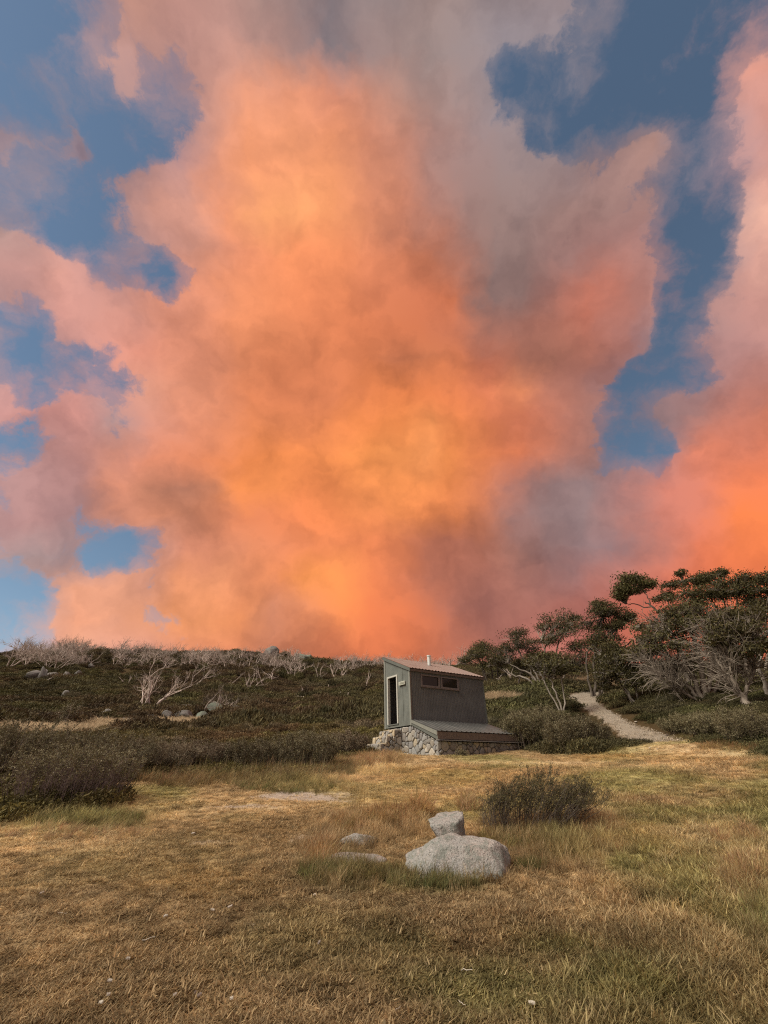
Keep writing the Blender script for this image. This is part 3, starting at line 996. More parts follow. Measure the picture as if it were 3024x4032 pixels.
# steps
st = MB()
STEP = [(-.36, 0.0, 1.06), (-.72, -.36, .80), (-1.05, -.72, .52), (-1.40, -1.05, .30)]
SY0, SY1 = .78, 1.98
for x0, x1, z in STEP:
    st.box((x0, SY0 + .05, -.6), (x1, SY1 - .05, z - .04))
steps = st.build('stone_steps', m_mortar, hut)
for q, (x0, x1, z) in enumerate(STEP):
    zb = STEP[q + 1][2] - .02 if q < 3 else -.15
    stones([(-SY1, zb), (-SY0, zb), (-SY0, z - .03), (-SY1, z - .03)], lambda s, t_, o, x0=x0: (x0 - o, -s, t_), .24, .045, m_step, steps, 20 + q)          # risers
    stones([(x0, -SY1 + .02), (x1, -SY1 + .02), (x1, -SY0 - .02), (x0, -SY0 - .02)], lambda s, t_, o, z=z: (s, -t_, z - .04 + o * .7), .30, .05, m_step, steps, 30 + q)  # treads
    stones([(x0 + .01, -.35), (x1 + .01, -.35), (x1 + .01, z - .03), (x0 + .01, z - .03)], lambda s, t_, o: (s, SY0 + .05 - o, t_), .23, .045, m_stone, steps, 40 + q)  # flank

# cabin walls
D0, D1, DZ0, DZ1 = .955, 1.811, ZW + .135, ZW + .126 + 1.995
mb = MB()


def wall_piece(y0, y1, z0, z1=None):
    za, zb = (top_z(y0), top_z(y1)) if z1 is None else (z1, z1)
    mb.hexa([(0, y0, z0), (.08, y0, z0), (.08, y1, z0), (0, y1, z0)], [(0, y0, za), (.08, y0, za), (.08, y1, zb), (0, y1, zb)])


wall_piece(.0, D0, ZW)
wall_piece(D1, WW, ZW)
wall_piece(D0, D1, DZ1)
wall_piece(D0, D1, ZW, DZ0)
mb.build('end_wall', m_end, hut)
W1, W2, WZ0, WZ1 = (.63, 1.69), (1.80, 2.85), ZW + 1.60, ZW + 2.11
mb = MB()
LT = ZW + 2.222
for x0, x1, z0, z1 in [(.08, W1[0], WZ0, WZ1), (W1[1], W2[0], WZ0, WZ1), (W2[1], WL, WZ0, WZ1), (.08, WL, ZW + .02, WZ0), (.08, WL, WZ1, LT)]:
    mb.box((x0, 0, z0), (x1, .08, z1))
mb.build('long_wall', m_long_shaded, hut)
mb = MB()
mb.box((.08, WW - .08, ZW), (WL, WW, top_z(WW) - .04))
mb.build('back_wall', m_long_shaded, hut)
mb = MB()
mb.hexa([(WL - .08, .08, ZW), (WL, .08, ZW), (WL, WW - .08, ZW), (WL - .08, WW - .08, ZW)], [(WL - .08, .08, top_z(.08)), (WL, .08, top_z(.08)), (WL, WW - .08, top_z(WW - .08)), (WL - .08, WW - .08, top_z(WW - .08))])
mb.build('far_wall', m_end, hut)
mb = MB()
mb.box((.08, .08, ZW + .02), (WL - .08, WW - .08, ZW + .10))
mb.build('cabin_floor', m_dark, hut)
mb = MB()                                          # inner lining and a partition behind the entry
mb.box((1.25, .085, ZW + .10), (1.30, WW - .085, ZW + 2.2))
mb.build('partition', m_dark, hut)
mb = MB()
mb.box((.9, .5, ZW + .10), (1.24, WW - .1, ZW + .55))
mb.build('bench_seat', m_dark, hut)
mb = MB()
mb.box((1.12, .92, ZW + .95), (1.245, 1.12, ZW + 1.25))
mb.build('paper_holder', m_white, hut, bevel=.02)
for y0, y1, nm in ((-.02, .085, 0), (WW - .09, WW + .02, 1)):
    mb = MB()
    mb.hexa([(-.022, y0, ZW - .02), (-.002, y0, ZW - .02), (-.002, y1, ZW - .02), (-.022, y1, ZW - .02)], [(-.022, y0, top_z(y0)), (-.002, y0, top_z(y0)), (-.002, y1, top_z(y1)), (-.022, y1, top_z(y1))])
    mb.build('corner_board', m_trim, hut)
mb = MB()
mb.box((-.0, -.022, ZW + .22), (.05, -.002, LT))
mb.build('corner_board', m_wood, hut)
mb = MB()
mb.box((WL - .05, -.022, ZW + .22), (WL + .02, -.002, LT))
mb.build('corner_board', m_barge, hut)
mb = MB()
mb.hexa([(-.012, .55, ZW + .1), (-.002, .55, ZW + .1), (-.002, .57, ZW + .1), (-.012, .57, ZW + .1)], [(-.012, .55, top_z(.55)), (-.002, .55, top_z(.55)), (-.002, .57, top_z(.57)), (-.012, .57, top_z(.57))])
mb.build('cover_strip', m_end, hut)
# door frame
door = empty('door_frame')
door.parent = hut
fw = .075
for nm, lo, hi in (('jamb', (-.04, D0 - .005, DZ0), (.10, D0 + fw, DZ1)), ('jamb', (-.04, D1 - fw, DZ0), (.10, D1 + .005, DZ1)), ('door_head', (-.04, D0 - .005, DZ1), (.10, D1 + .005, DZ1 + fw)), ('threshold', (-.035, D0 - .005, DZ0 - .045), (.12, D1 + .005, DZ0))):
    mb = MB()
    mb.box(lo, hi)
    mb.build(nm, m_white if nm != 'threshold' else m_barge, door, bevel=.006)
# sign by the door, its lettering worn away
sg = MB()
sg.box((-.075, .31, ZW + 1.665), (-.024, .785, ZW + 1.825))
m_sign = mat_simple('sign_board', (.40, .42, .35), (.50, .51, .44), 14, .7, .2)
sign = sg.build('sign', m_sign, hut, bevel=.006)
sign['label'] = 'pale rectangular sign board with illegible dark lettering'
lt = MB()
for y0, y1, z0, z1 in [(.36, .40, 1.70, 1.78), (.41, .44, 1.70, 1.75), (.455, .50, 1.70, 1.79), (.52, .55, 1.71, 1.78), (.565, .63, 1.70, 1.79), (.66, .68, 1.71, 1.77)]:
    lt.box((-.079, y0, ZW + z0), (-.0752, y1, ZW + z1))
lt.build('lettering', mat_simple('sign_lettering', (.20, .20, .165), (.28, .28, .23), 30, .8, .1), sign)
# windows
for x0, x1 in (W1, W2):
    mb = MB()
    mb.box((x0 + .05, .028, WZ0 + .05), (x1 - .05, .036, WZ1 - .05))
    win = mb.build('window', m_glass, hut)
    for lo, hi in (((x0 - .02, -.035, WZ0 - .02), (x0 + .055, .05, WZ1)), ((x1 - .055, -.035, WZ0 - .02), (x1 + .02, .05, WZ1)), ((x0 + .055, -.035, WZ1 - .055), (x1 - .055, .05, WZ1)), ((x0 + .055, -.035, WZ0 - .02), (x1 - .055, .05, WZ0 + .055))):
        mb = MB()
        mb.box(lo, hi)
        mb.build('window_frame', m_winframe, win, bevel=.005)
    mb = MB()
    mb.box((x0 - .05, -.06, WZ0 - .055), (x1 + .05, -.002, WZ0 - .022))
    mb.build('window_sill', m_wood, win)


def sheet(name, x0, x1, y0, z0, y1, z1, mat, pitch=.19, amp=.012):
    """ribbed roof sheet, ribs running down the slope"""
    xs = []
    x = x0
    while x < x1 - 1e-6:
        xs += [(x, 0), (x + pitch * .62, 0), (x + pitch * .70, amp * 2), (x + pitch * .92, amp * 2)]
        x += pitch
    xs = [(min(a, x1), h) for a, h in xs] + [(x1, 0)]
    xs = [p for i, p in enumerate(xs) if i == 0 or p[0] > xs[i - 1][0] + 1e-6]
    n_ = len(xs)
    nrm = np.array([0, -(z1 - z0), (y1 - y0)])
    nrm = nrm / np.linalg.norm(nrm) * (1 if (y1 - y0) > 0 else -1)
    V = []
    for h in (0, -.012):
        for (yy, zz) in ((y0, z0), (y1, z1)):
            V += [np.array([a, yy, zz]) + nrm * (b_ + h) for a, b_ in xs]
    i = np.arange(n_ - 1)
    Q = np.concatenate([np.stack([i, i + 1, n_ + i + 1, n_ + i], 1), np.stack([3 * n_ + i, 3 * n_ + i + 1, 2 * n_ + i + 1, 2 * n_ + i], 1), np.stack([2 * n_ + i, 2 * n_ + i + 1, i + 1, i], 1), np.stack([n_ + i, n_ + i + 1, 3 * n_ + i + 1, 3 * n_ + i], 1)])
    return mesh_np(name, np.array(V), Q, mat, hut, smooth=False)


RZ = ZW + 2.227 + .135                              # roof surface above the long wall
sheet('roof', -.07, WL + .07, -.12, RZ - .12 * SLOPE, WW + .10, RZ + (WW + .10) * SLOPE, m_roof)
mb = MB()
mb.box((.0, -.085, LT - .035), (WL + .03, -.045, RZ - .075))
mb.build('fascia', m_wood, hut)
for xa, mat_ in ((-.065, m_barge), (WL + .032, m_barge)):
    mb = MB()
    ya, yb = -.10, WW + .08
    mb.hexa([(xa, ya, RZ + ya * SLOPE - .155), (xa + .03, ya, RZ + ya * SLOPE - .155), (xa + .03, yb, RZ + yb * SLOPE - .155), (xa, yb, RZ + yb * SLOPE - .155)],
            [(xa, ya, RZ + ya * SLOPE - .004), (xa + .03, ya, RZ + ya * SLOPE - .004), (xa + .03, yb, RZ + yb * SLOPE - .004), (xa, yb, RZ + yb * SLOPE - .004)])
    mb.build('barge_board', mat_, hut)
# vent pipe: where the sight line through its foot meets the roof
d = dir_px(1690.5, 2621)
o_l = np.array([0, 0, EYE]) - hut_w(0, 0, 0)
lo_ = np.array([o_l @ HB, o_l @ HA, o_l[2]])
ld = np.array([d @ HB, d @ HA, d[2]])
tt = (RZ + SLOPE * lo_[1] - lo_[2]) / (ld[2] - SLOPE * ld[1])
vp = lo_ + ld * tt
mb = MB()
mb.tube([vp + (0, 0, -.12), vp + (0, 0, .2), vp + (0, 0, .47)], .083, 18)
pipe = mb.build('vent_pipe', m_pipe, hut, smooth=True)
mb = MB()
mb.tube([vp + (0, 0, .44), vp + (0, 0, .5), vp + (0, 0, .505), vp + (0, 0, .506)], [.1, .1, .09, .001], 18)
mb.build('cap', m_pipe, pipe, smooth=False)
mb = MB()
mb.tube([vp + (0, 0, -.06), vp + (0, 0, .03), vp + (0, 0, .035)], [.13, .10, .084], 18)
mb.build('collar', m_flash, pipe, smooth=False)
# lean-to over the vault
LZ0, LZ1 = ZW + .205, ZW - .335
sheet('lower_roof', -.04, WL + .02, -1.74, LZ1 - .012, -.004, LZ0, m_roof2, pitch=.26, amp=.008)
mb = MB()
for (za, zb, xa, xb, mt) in ((-.012, -.17, -.045, -.02, 0),):
    mb.hexa([(xa, -1.70, LZ1 + zb), (xb, -1.70, LZ1 + zb), (xb, -.03, LZ0 + zb * .75), (xa, -.03, LZ0 + zb * .75)], [(xa, -1.70, LZ1 + za), (xb, -1.70, LZ1 + za), (xb, -.03, LZ0 + za), (xa, -.03, LZ0 + za)])
mb.build('lower_barge_board', m_trim, hut)
mb = MB()
mb.hexa([(-.02, -1.70, LZ1 - .335), (.055, -1.70, LZ1 - .335), (.055, -.03, LZ0 - .225), (-.02, -.03, LZ0 - .225)], [(-.02, -1.70, LZ1 - .172), (.055, -1.70, LZ1 - .172), (.055, -.03, LZ0 - .132), (-.02, -.03, LZ0 - .132)])
mb.build('lower_barge_board', m_barge, hut)
mb = MB()
mb.box((-.018, -1.725, LZ1 - .30), (WL, -1.701, LZ1 - .04))
mb.build('lower_fascia', m_wood, hut)
mb = MB()
mb.hexa([(-.02, -1.80, LZ1 - .355), (WL + .30, -1.80, LZ1 - .355), (WL + .30, -1.60, LZ1 - .34), (-.02, -1.60, LZ1 - .34)], [(-.02, -1.80, LZ1 - .335), (WL + .30, -1.80, LZ1 - .335), (WL + .30, -1.60, LZ1 - .30), (-.02, -1.60, LZ1 - .30)])
mb.build('drip_flashing', m_flash, hut)
mb = MB()
mb.hexa([(WL - .02, -1.69, LZ1 - .33), (WL, -1.69, LZ1 - .33), (WL, -.02, LZ0 - .6), (WL - .02, -.02, LZ0 - .6)], [(WL - .02, -1.69, LZ1 - .03), (WL, -1.69, LZ1 - .03), (WL, -.02, LZ0 - .03), (WL - .02, -.02, LZ0 - .03)])
mb.build('lower_side_panel', m_barge, hut)

# ================================================================== rocks
m_gran = mat_granite('granite', (.35, .345, .33), (.10, .105, .10), (.20, .225, .20), (.43, .375, .34))
m_gran2 = mat_granite('lichen_granite', (.17, .20, .16), (.065, .075, .06), (.19, .23, .18), (.21, .20, .18))
m_gran3 = mat_granite('hill_granite', (.19, .18, .17), (.075, .07, .065), (.17, .175, .155), (.23, .20, .19))
ICO_V, ICO_F = None, None


def ico(sub):
    import bmesh
    bm = bmesh.new()
    bmesh.ops.create_icosphere(bm, subdivisions=sub, radius=1)
    V = np.array([v_.co[:] for v_ in bm.verts])
    Fq = np.array([[v_.index for v_ in f.verts] for f in bm.faces])
    bm.free()
    return V, Fq


ICO = {k_: ico(k_) for k_ in (3, 4, 5)}


def n3(P, s, seed):
    return (vnoise(P[:, 0] * s + P[:, 2] * s * .61, P[:, 1] * s - P[:, 2] * s * .53, seed) + vnoise(P[:, 1] * s + 9, P[:, 2] * s + P[:, 0] * .37 * s, seed + 3)) - 1


def rock(name, loc, dims, mat, seed, rz=0.0, facets=9, sub=4, rough=.10, label=None, cat='boulder', group=None, cut=.78, extra=None):
    """boulder: a sphere cut by random planes, roughened, partly sunk in the ground"""
    r = np.random.default_rng(seed)
    V, Fq = ICO[sub]
    P = V.copy()
    planes = [(u_, r.uniform(cut, cut + .25)) for u_ in unit(facets, r)] + (extra or [])
    for nrm, d_ in planes:
        nrm = np.asarray(nrm, float)
        nrm = nrm / np.linalg.norm(nrm)
        e = P @ nrm - d_
        P = P - np.where(e > 0, e * .9, 0)[:, None] * nrm
    f = 1 + rough * n3(P, 1.7, seed) + rough * .5 * n3(P, 4.0, seed + 7) + rough * .25 * n3(P, 9.0, seed + 13)
    P = P * f[:, None] * np.array(dims) / 2
    o = mesh_np(name, P, Fq, mat, smooth=True, loc=loc)
    o.rotation_euler = (0, 0, rz)
    if label:
        tag(o, label, cat, group)
    return o


def gz(x, y):
    return float(ground_z(np.array([x]), np.array([y]))[0])


# the big granite boulder in the turf: a low whaleback with a dipping flank towards the camera
bpos = spot(1800, 3440)
s_ = m_per_px(bpos)
b0 = at(1815, 3392, 5.98)
bx, by = b0[0], b0[1]
V, Fq = ICO[5]
P = V.copy()
for nrm, d_ in (((-.08, -.86, .46), .54), ((.06, -.20, .97), .55), ((.75, -.45, .30), .78), ((-.70, -.40, .60), .72), ((.55, .2, .8), .74), ((-.5, .3, .85), .72), ((.95, .1, .1), .86)):
    nrm = np.array(nrm) / np.linalg.norm(nrm)
    e = P @ nrm - d_
    P = P - np.where(e > 0, e * .82, 0)[:, None] * nrm
f = 1 + .06 * n3(P, 2.1, 5) + .055 * n3(P, 5.0, 8) + .034 * n3(P, 12.0, 11) + .016 * n3(P, 26, 15)
P = P * f[:, None]
notch = np.exp(-(((P[:, 0] - .12) / .10) ** 2)) * np.clip((P[:, 1] + .1) * 1.5, 0, 1) * np.clip(P[:, 2] * 2, 0, 1)
P[:, 2] -= .12 * notch
P = P * np.array([.585, .44, .35])
big = mesh_np('granite_boulder', P, Fq, m_gran, smooth=True, loc=(bx, by, gz(bx, by) + .05))
big.rotation_euler = (0, 0, .05)
tag(big, 'large pale rounded granite boulder lying in the grass', 'boulder')
# the angular block behind it
bp = at(1768, 3245, 6.85)
import bmesh
bm = bmesh.new()
for c in [(-.23, -.10, .10), (.07, -.16, .13), (.20, .02, .20), (.18, .30, .24), (-.06, .30, .22), (-.24, .14, .15), (-.02, -.14, -.12), (.10, -.12, -.12), (.20, .12, -.14), (-.10, .20, -.14), (-.12, -.02, -.08)]:
    bm.verts.new(c)
bmesh.ops.convex_hull(bm, input=list(bm.verts))
bmesh.ops.triangulate(bm, faces=list(bm.faces))
bmesh.ops.subdivide_edges(bm, edges=list(bm.edges), cuts=7, use_grid_fill=True)
bmesh.ops.triangulate(bm, faces=list(bm.faces))
bm.verts.ensure_lookup_table()
P = np.array([v_.co[:] for v_ in bm.verts])
Fq = np.array([[v_.index for v_ in f.verts] for f in bm.faces])
bm.free()
P = P + (P / (np.linalg.norm(P, axis=1)[:, None] + 1e-6)) * (.030 * n3(P * 9, 1.0, 3) + .018 * n3(P * 24, 1.0, 6))[:, None]
blk = mesh_np('granite_block', P, Fq, m_gran, smooth=True, loc=(bp[0], bp[1], gz(bp[0], bp[1]) + .12))
tag(blk, 'angular pale granite block propped up behind the large boulder', 'boulder')
p = spot(1402, 3322)
rock('granite_rock', (p[0], p[1] + .12, p[2] - .03), (.60, .42, .30), m_gran, 31, .2, sub=4, facets=14, cut=.55, rough=.14, label='low grey rock in dry grass, farther left of the large boulder')
p = spot(1395, 3408)
rock('granite_rock', (p[0], p[1] + .14, p[2] - .01), (.80, .36, .24), mat_granite('pink_granite', (.32, .27, .24), (.12, .10, .09), (.24, .23, .20), (.37, .29, .26)), 33, -.1, sub=4, facets=12, cut=.6, rough=.12, label='flat pinkish rock sunk in green grass, nearest left of the large boulder')

HILL_ROCKS = [  # px, py (foot), width px, height px, label, material
    (837, 2822, 66, 42, 'large rounded green-grey boulder beside a dead tree on the heath', 1),
    (650, 2834, 42, 26, 'pale sloping boulder above the dry grass strip on the heath', 0),
    (666, 2806, 34, 18, 'small pale rock behind the sloping boulder on the heath', 0),
    (716, 2836, 62, 26, 'wide low rough rock below the dead trees on the heath', 0),
    (790, 2836, 34, 24, 'grey rock just left of the rounded green-grey boulder', 1),
    (725, 2802, 36, 20, 'mauve-grey rock upslope of the wide low rock on the heath', 0),
    (690, 2812, 30, 16, 'small flat rock among the heath boulders', 0),
    (923, 2806, 50, 16, 'long flat slab right of the rounded green-grey boulder', 0),
    (950, 2812, 26, 18, 'small pale rock at the right end of the flat slab', 0),
    (580, 2834, 34, 14, 'low pale rock left of the sloping boulder', 0),
    (495, 2850, 56, 14, 'pale flat slab along the dry grass strip', 0),
    (628, 2808, 30, 16, 'small brownish rock at the foot of the big dead tree', 0),
    (415, 2819, 30, 16, 'lone small pale rock in the dark heath', 0),
    (247, 2752, 32, 20, 'lone pale rock beside a light green bush on the slope', 0),
    (150, 2690, 32, 48, 'tall narrow boulder leaning on the far left slope', 0),
    (186, 2686, 46, 30, 'dark rounded boulder right of the tall narrow boulder', 0),
    (116, 2680, 60, 26, 'broad dark boulder left of the tall narrow boulder', 0),
    (250, 2677, 30, 22, 'single rounded boulder midway up the far left slope', 0),
    (298, 2668, 26, 20, 'small broken boulder high on the left slope', 0),
    (352, 2632, 24, 14, 'small pale rock near the ridge on the left', 0),
    (1215, 2602, 28, 30, 'dark upright boulder standing on the skyline', 1),
    (1180, 2590, 60, 26, 'broad dark outcrop on the skyline left of the upright boulder', 1),
    (1068, 2566, 60, 34, 'rounded outcrop on the highest part of the ridge', 0),
    (2030, 2752, 30, 12, 'small pale rock in the heath behind the hut', 0),
    (1375, 2790, 60, 10, 'long low grey slab in the heath left of the hut', 0),
    (1250, 2800, 50, 10, 'low grey slab in the dark heath', 0),
]
for q, (px, py, w_, h_, lab, mi) in enumerate(HILL_ROCKS):
    p = spot(px, py)
    s_ = m_per_px(p)
    W_, H_ = w_ * s_, h_ * s_
    rock('boulder', (p[0], p[1] + W_ * .2, p[2] + H_ * .45 + .15), (W_ * 1.35, W_ * .9, H_ * 1.75), (m_gran3, m_gran2)[mi], 100 + q, rng.uniform(-.4, .4), sub=4, rough=.16, facets=15, cut=.52, label=lab)

# ================================================================== instanced ground cover
def scatter(name, P, rot, scl, idx, tint, coll, label):
    me = bpy.data.meshes.new(name)
    P = np.asarray(P, np.float32)
    me.vertices.add(len(P))
    me.vertices.foreach_set('co', P.ravel())
    a = me.attributes.new('rot', 'FLOAT_VECTOR', 'POINT')
    a.data.foreach_set('vector', np.asarray(rot, np.float32).ravel())
    scl = np.asarray(scl, np.float32)
    if scl.ndim == 1:
        scl = np.repeat(scl[:, None], 3, 1)
    a = me.attributes.new('scl', 'FLOAT_VECTOR', 'POINT')
    a.data.foreach_set('vector', scl.ravel())
    a = me.attributes.new('idx', 'INT', 'POINT')
    a.data.foreach_set('value', np.asarray(idx, np.int32))
    a = me.attributes.new('tint', 'FLOAT_COLOR', 'POINT')
    tint = np.concatenate([np.clip(tint, .004, .9), np.ones((len(P), 1))], 1).astype(np.float32)
    a.data.foreach_set('color', tint.ravel())
    o = bpy.data.objects.new(name, me)
    link(o)
    ng = bpy.data.node_groups.new(name + '_nodes', 'GeometryNodeTree')
    ng.interface.new_socket('Geometry', in_out='INPUT', socket_type='NodeSocketGeometry')
    ng.interface.new_socket('Geometry', in_out='OUTPUT', socket_type='NodeSocketGeometry')
    N = ng.nodes.new
    gi, go = N('NodeGroupInput'), N('NodeGroupOutput')
    ci = N('GeometryNodeCollectionInfo')
    ci.inputs['Collection'].default_value = coll
    ci.inputs['Separate Children'].default_value = True
    ci.inputs['Reset Children'].default_value = True
    ip = N('GeometryNodeInstanceOnPoints')
    ip.inputs['Pick Instance'].default_value = True

    def named(nm, typ):
        nd = N('GeometryNodeInputNamedAttribute')
        nd.data_type = typ
        nd.inputs['Name'].default_value = nm
        return nd.outputs['Attribute']
    er = N('FunctionNodeEulerToRotation')
    L = ng.links.new
    L(named('rot', 'FLOAT_VECTOR'), er.inputs[0])
    L(gi.outputs[0], ip.inputs['Points'])
    L(ci.outputs[0], ip.inputs['Instance'])
    L(named('idx', 'INT'), ip.inputs['Instance Index'])
    L(er.outputs[0], ip.inputs['Rotation'])
    L(named('scl', 'FLOAT_VECTOR'), ip.inputs['Scale'])
    L(ip.outputs[0], go.inputs[0])
    md = o.modifiers.new('scatter', 'NODES')
    md.node_group = ng
    o['kind'] = 'stuff'
    o['label'] = label
    return o


def library(name, objs):
    c = bpy.data.collections.new(name)
    for o in objs:
        c.objects.link(o)
    return c


m_blade = mat_plant('grass_blade', .48, .65)
m_heath = mat_plant('heath_leaf', .20, .7)


def blade_clump(name, n, R, h0, h1, lean, width, seed, segs=2, curl=.5):
    """a tuft of tapering blades; a common wind lean to the right"""
    r = np.random.default_rng(seed)
    V, Q, T3, A = [], [], [], []
    for i in range(n):
        a, rad = r.uniform(0, 2 * math.pi), R * math.sqrt(r.uniform())
        b = np.array([math.cos(a) * rad, math.sin(a) * rad, -.006])
        h = r.uniform(h0, h1)
        az_ = r.uniform(0, 2 * math.pi)
        ln = np.clip(r.normal(lean, .22), 0.05, 1.45)
        dv = np.array([math.cos(az_), math.sin(az_), 0]) * math.sin(ln) + np.array([.18, .05, 0]) * math.sin(ln)
        up = np.array([0, 0, math.cos(ln)])
        pts = []
        for k_ in range(segs + 1):
            f_ = k_ / segs
            pts.append(b + h * (f_ * (dv + up) + curl * f_ * f_ * (dv - .45 * up) * .5))
        sd = np.array([-math.sin(az_ + r.normal(0, .6)), math.cos(az_), 0]) * width * r.uniform(.7, 1.3) * .5
        base_i = len(V)
        av = r.uniform()
        for k_ in range(segs):
            wf = 1 - .45 * k_ / segs
            V += [pts[k_] - sd * wf, pts[k_] + sd * wf]
            A += [av, av]
        V.append(pts[-1])
        A.append(min(1, av + .1))
        for k_ in range(segs - 1):
            q0 = base_i + 2 * k_
            Q.append([q0, q0 + 1, q0 + 3, q0 + 2])
        T3.append([base_i + 2 * segs - 2, base_i + 2 * segs - 1, base_i + 2 * segs])
    return mesh_np(name, np.array(V), [np.array(Q).reshape(-1, 4), np.array(T3)], m_blade, attr={'v': np.array(A)}, linkit=False)


SHORT = [blade_clump('turf_tuft_a%d' % i, 30, .075, .016, .050, 1.12, .0058, 200 + i, 2, .6) for i in range(6)]
MED = [blade_clump('turf_tuft_b%d' % i, 26, .065, .045, .105, .68, .0062, 210 + i, 3, .8) for i in range(6)]
TALL = [blade_clump('turf_tuft_c%d' % i, 24, .085, .16, .36, .38, .0058, 220 + i, 4, .9) for i in range(6)]
STEM = [blade_clump('turf_tuft_d%d' % i, 7, .06, .30, .62, .16, .0042, 230 + i, 4, .35) for i in range(4)]
turf_lib = library('turf_library', SHORT + MED + TALL + STEM)     # sorted by name: a0-5, b0-5, c0-5, d0-3

r_ = np.random.default_rng(77)


def polar_points(n, r0, r1, a0=-50, a1=50):
    a = np.radians(r_.uniform(a0, a1, n))
    rr_ = np.sqrt(r_.uniform(r0 * r0, r1 * r1, n))
    return rr_ * np.sin(a), rr_ * np.cos(a), rr_


GXs, GYs = [], []
for n_, a_, b_ in ((26000, 2.5, 5.0), (34000, 5.0, 9.0), (34000, 9.0, 15.0), (26000, 15.0, 26.0)):
    x, y, q = polar_points(n_, a_, b_)
    GXs.append(x)
    GYs.append(y)
x, y = np.concatenate(GXs), np.concatenate(GYs)
ok = in_lawn(x, y) & ~in_hut(x, y, .02)
sd_ = zsum(Z_SAND, x, y, .35, .7)
ok &= r_.random(len(x)) > sd_ * .93
ok &= ~(in_path(x, y) & (r_.random(len(x)) > .16))
bl = ((x - bx) / .46) ** 2 + ((y - by) / .32) ** 2 > 1
ok &= bl
x, y = x[ok], y[ok]
q = np.hypot(x, y)
side = np.clip((x + .2) / 2.6 + .12 * np.sin(y), 0, 1)
tall = zsum(Z_TALL, x, y)
hn = fbm(x * 1.1, y * 1.1, 91, 3)
hgt = .30 + .75 * side * np.clip(1.4 - q / 16, .35, 1) * (.45 + hn) + .5 * (hn - .5)
kind_ = np.where(r_.random(len(x)) < np.clip(hgt - .55, 0, .92), 6, 0) + r_.integers(0, 6, len(x))
scl = np.where(kind_ >= 6, .55 + .55 * hgt, .8 + .5 * hn) * r_.uniform(.75, 1.3, len(x))
tl_ = r_.random(len(x)) < tall * .38
kind_ = np.where(tl_, 12 + r_.integers(0, 6, len(x)), kind_)
scl = np.where(tl_, r_.uniform(.45, .9, len(x)) * (.65 + .35 * tall), scl)
far = np.clip((q - 7) / 12, 0, 1)
sxy = scl * (1 + .9 * far)
col = lawn_colour(x, y) * r_.uniform(.75, 1.3, (len(x), 1))
pale = (r_.random(len(x)) < .08)[:, None]
col = np.where(pale, col * .5 + C_STRAW * .5, col)
z = ground_z(x, y) + (fbm(x * 5.0, y * 5.0, 61, 3) - .5) * .05 * np.clip(1 - (q - 20) / 10, 0, 1)
rot = np.stack([r_.normal(0, .12, len(x)), r_.normal(0, .12, len(x)), r_.normal(0, .9, len(x))], 1)
scatter('lawn_grass', np.stack([x, y, z], 1), rot, np.stack([sxy, sxy, scl], 1), kind_, col, turf_lib, 'short dry brown and green alpine turf')

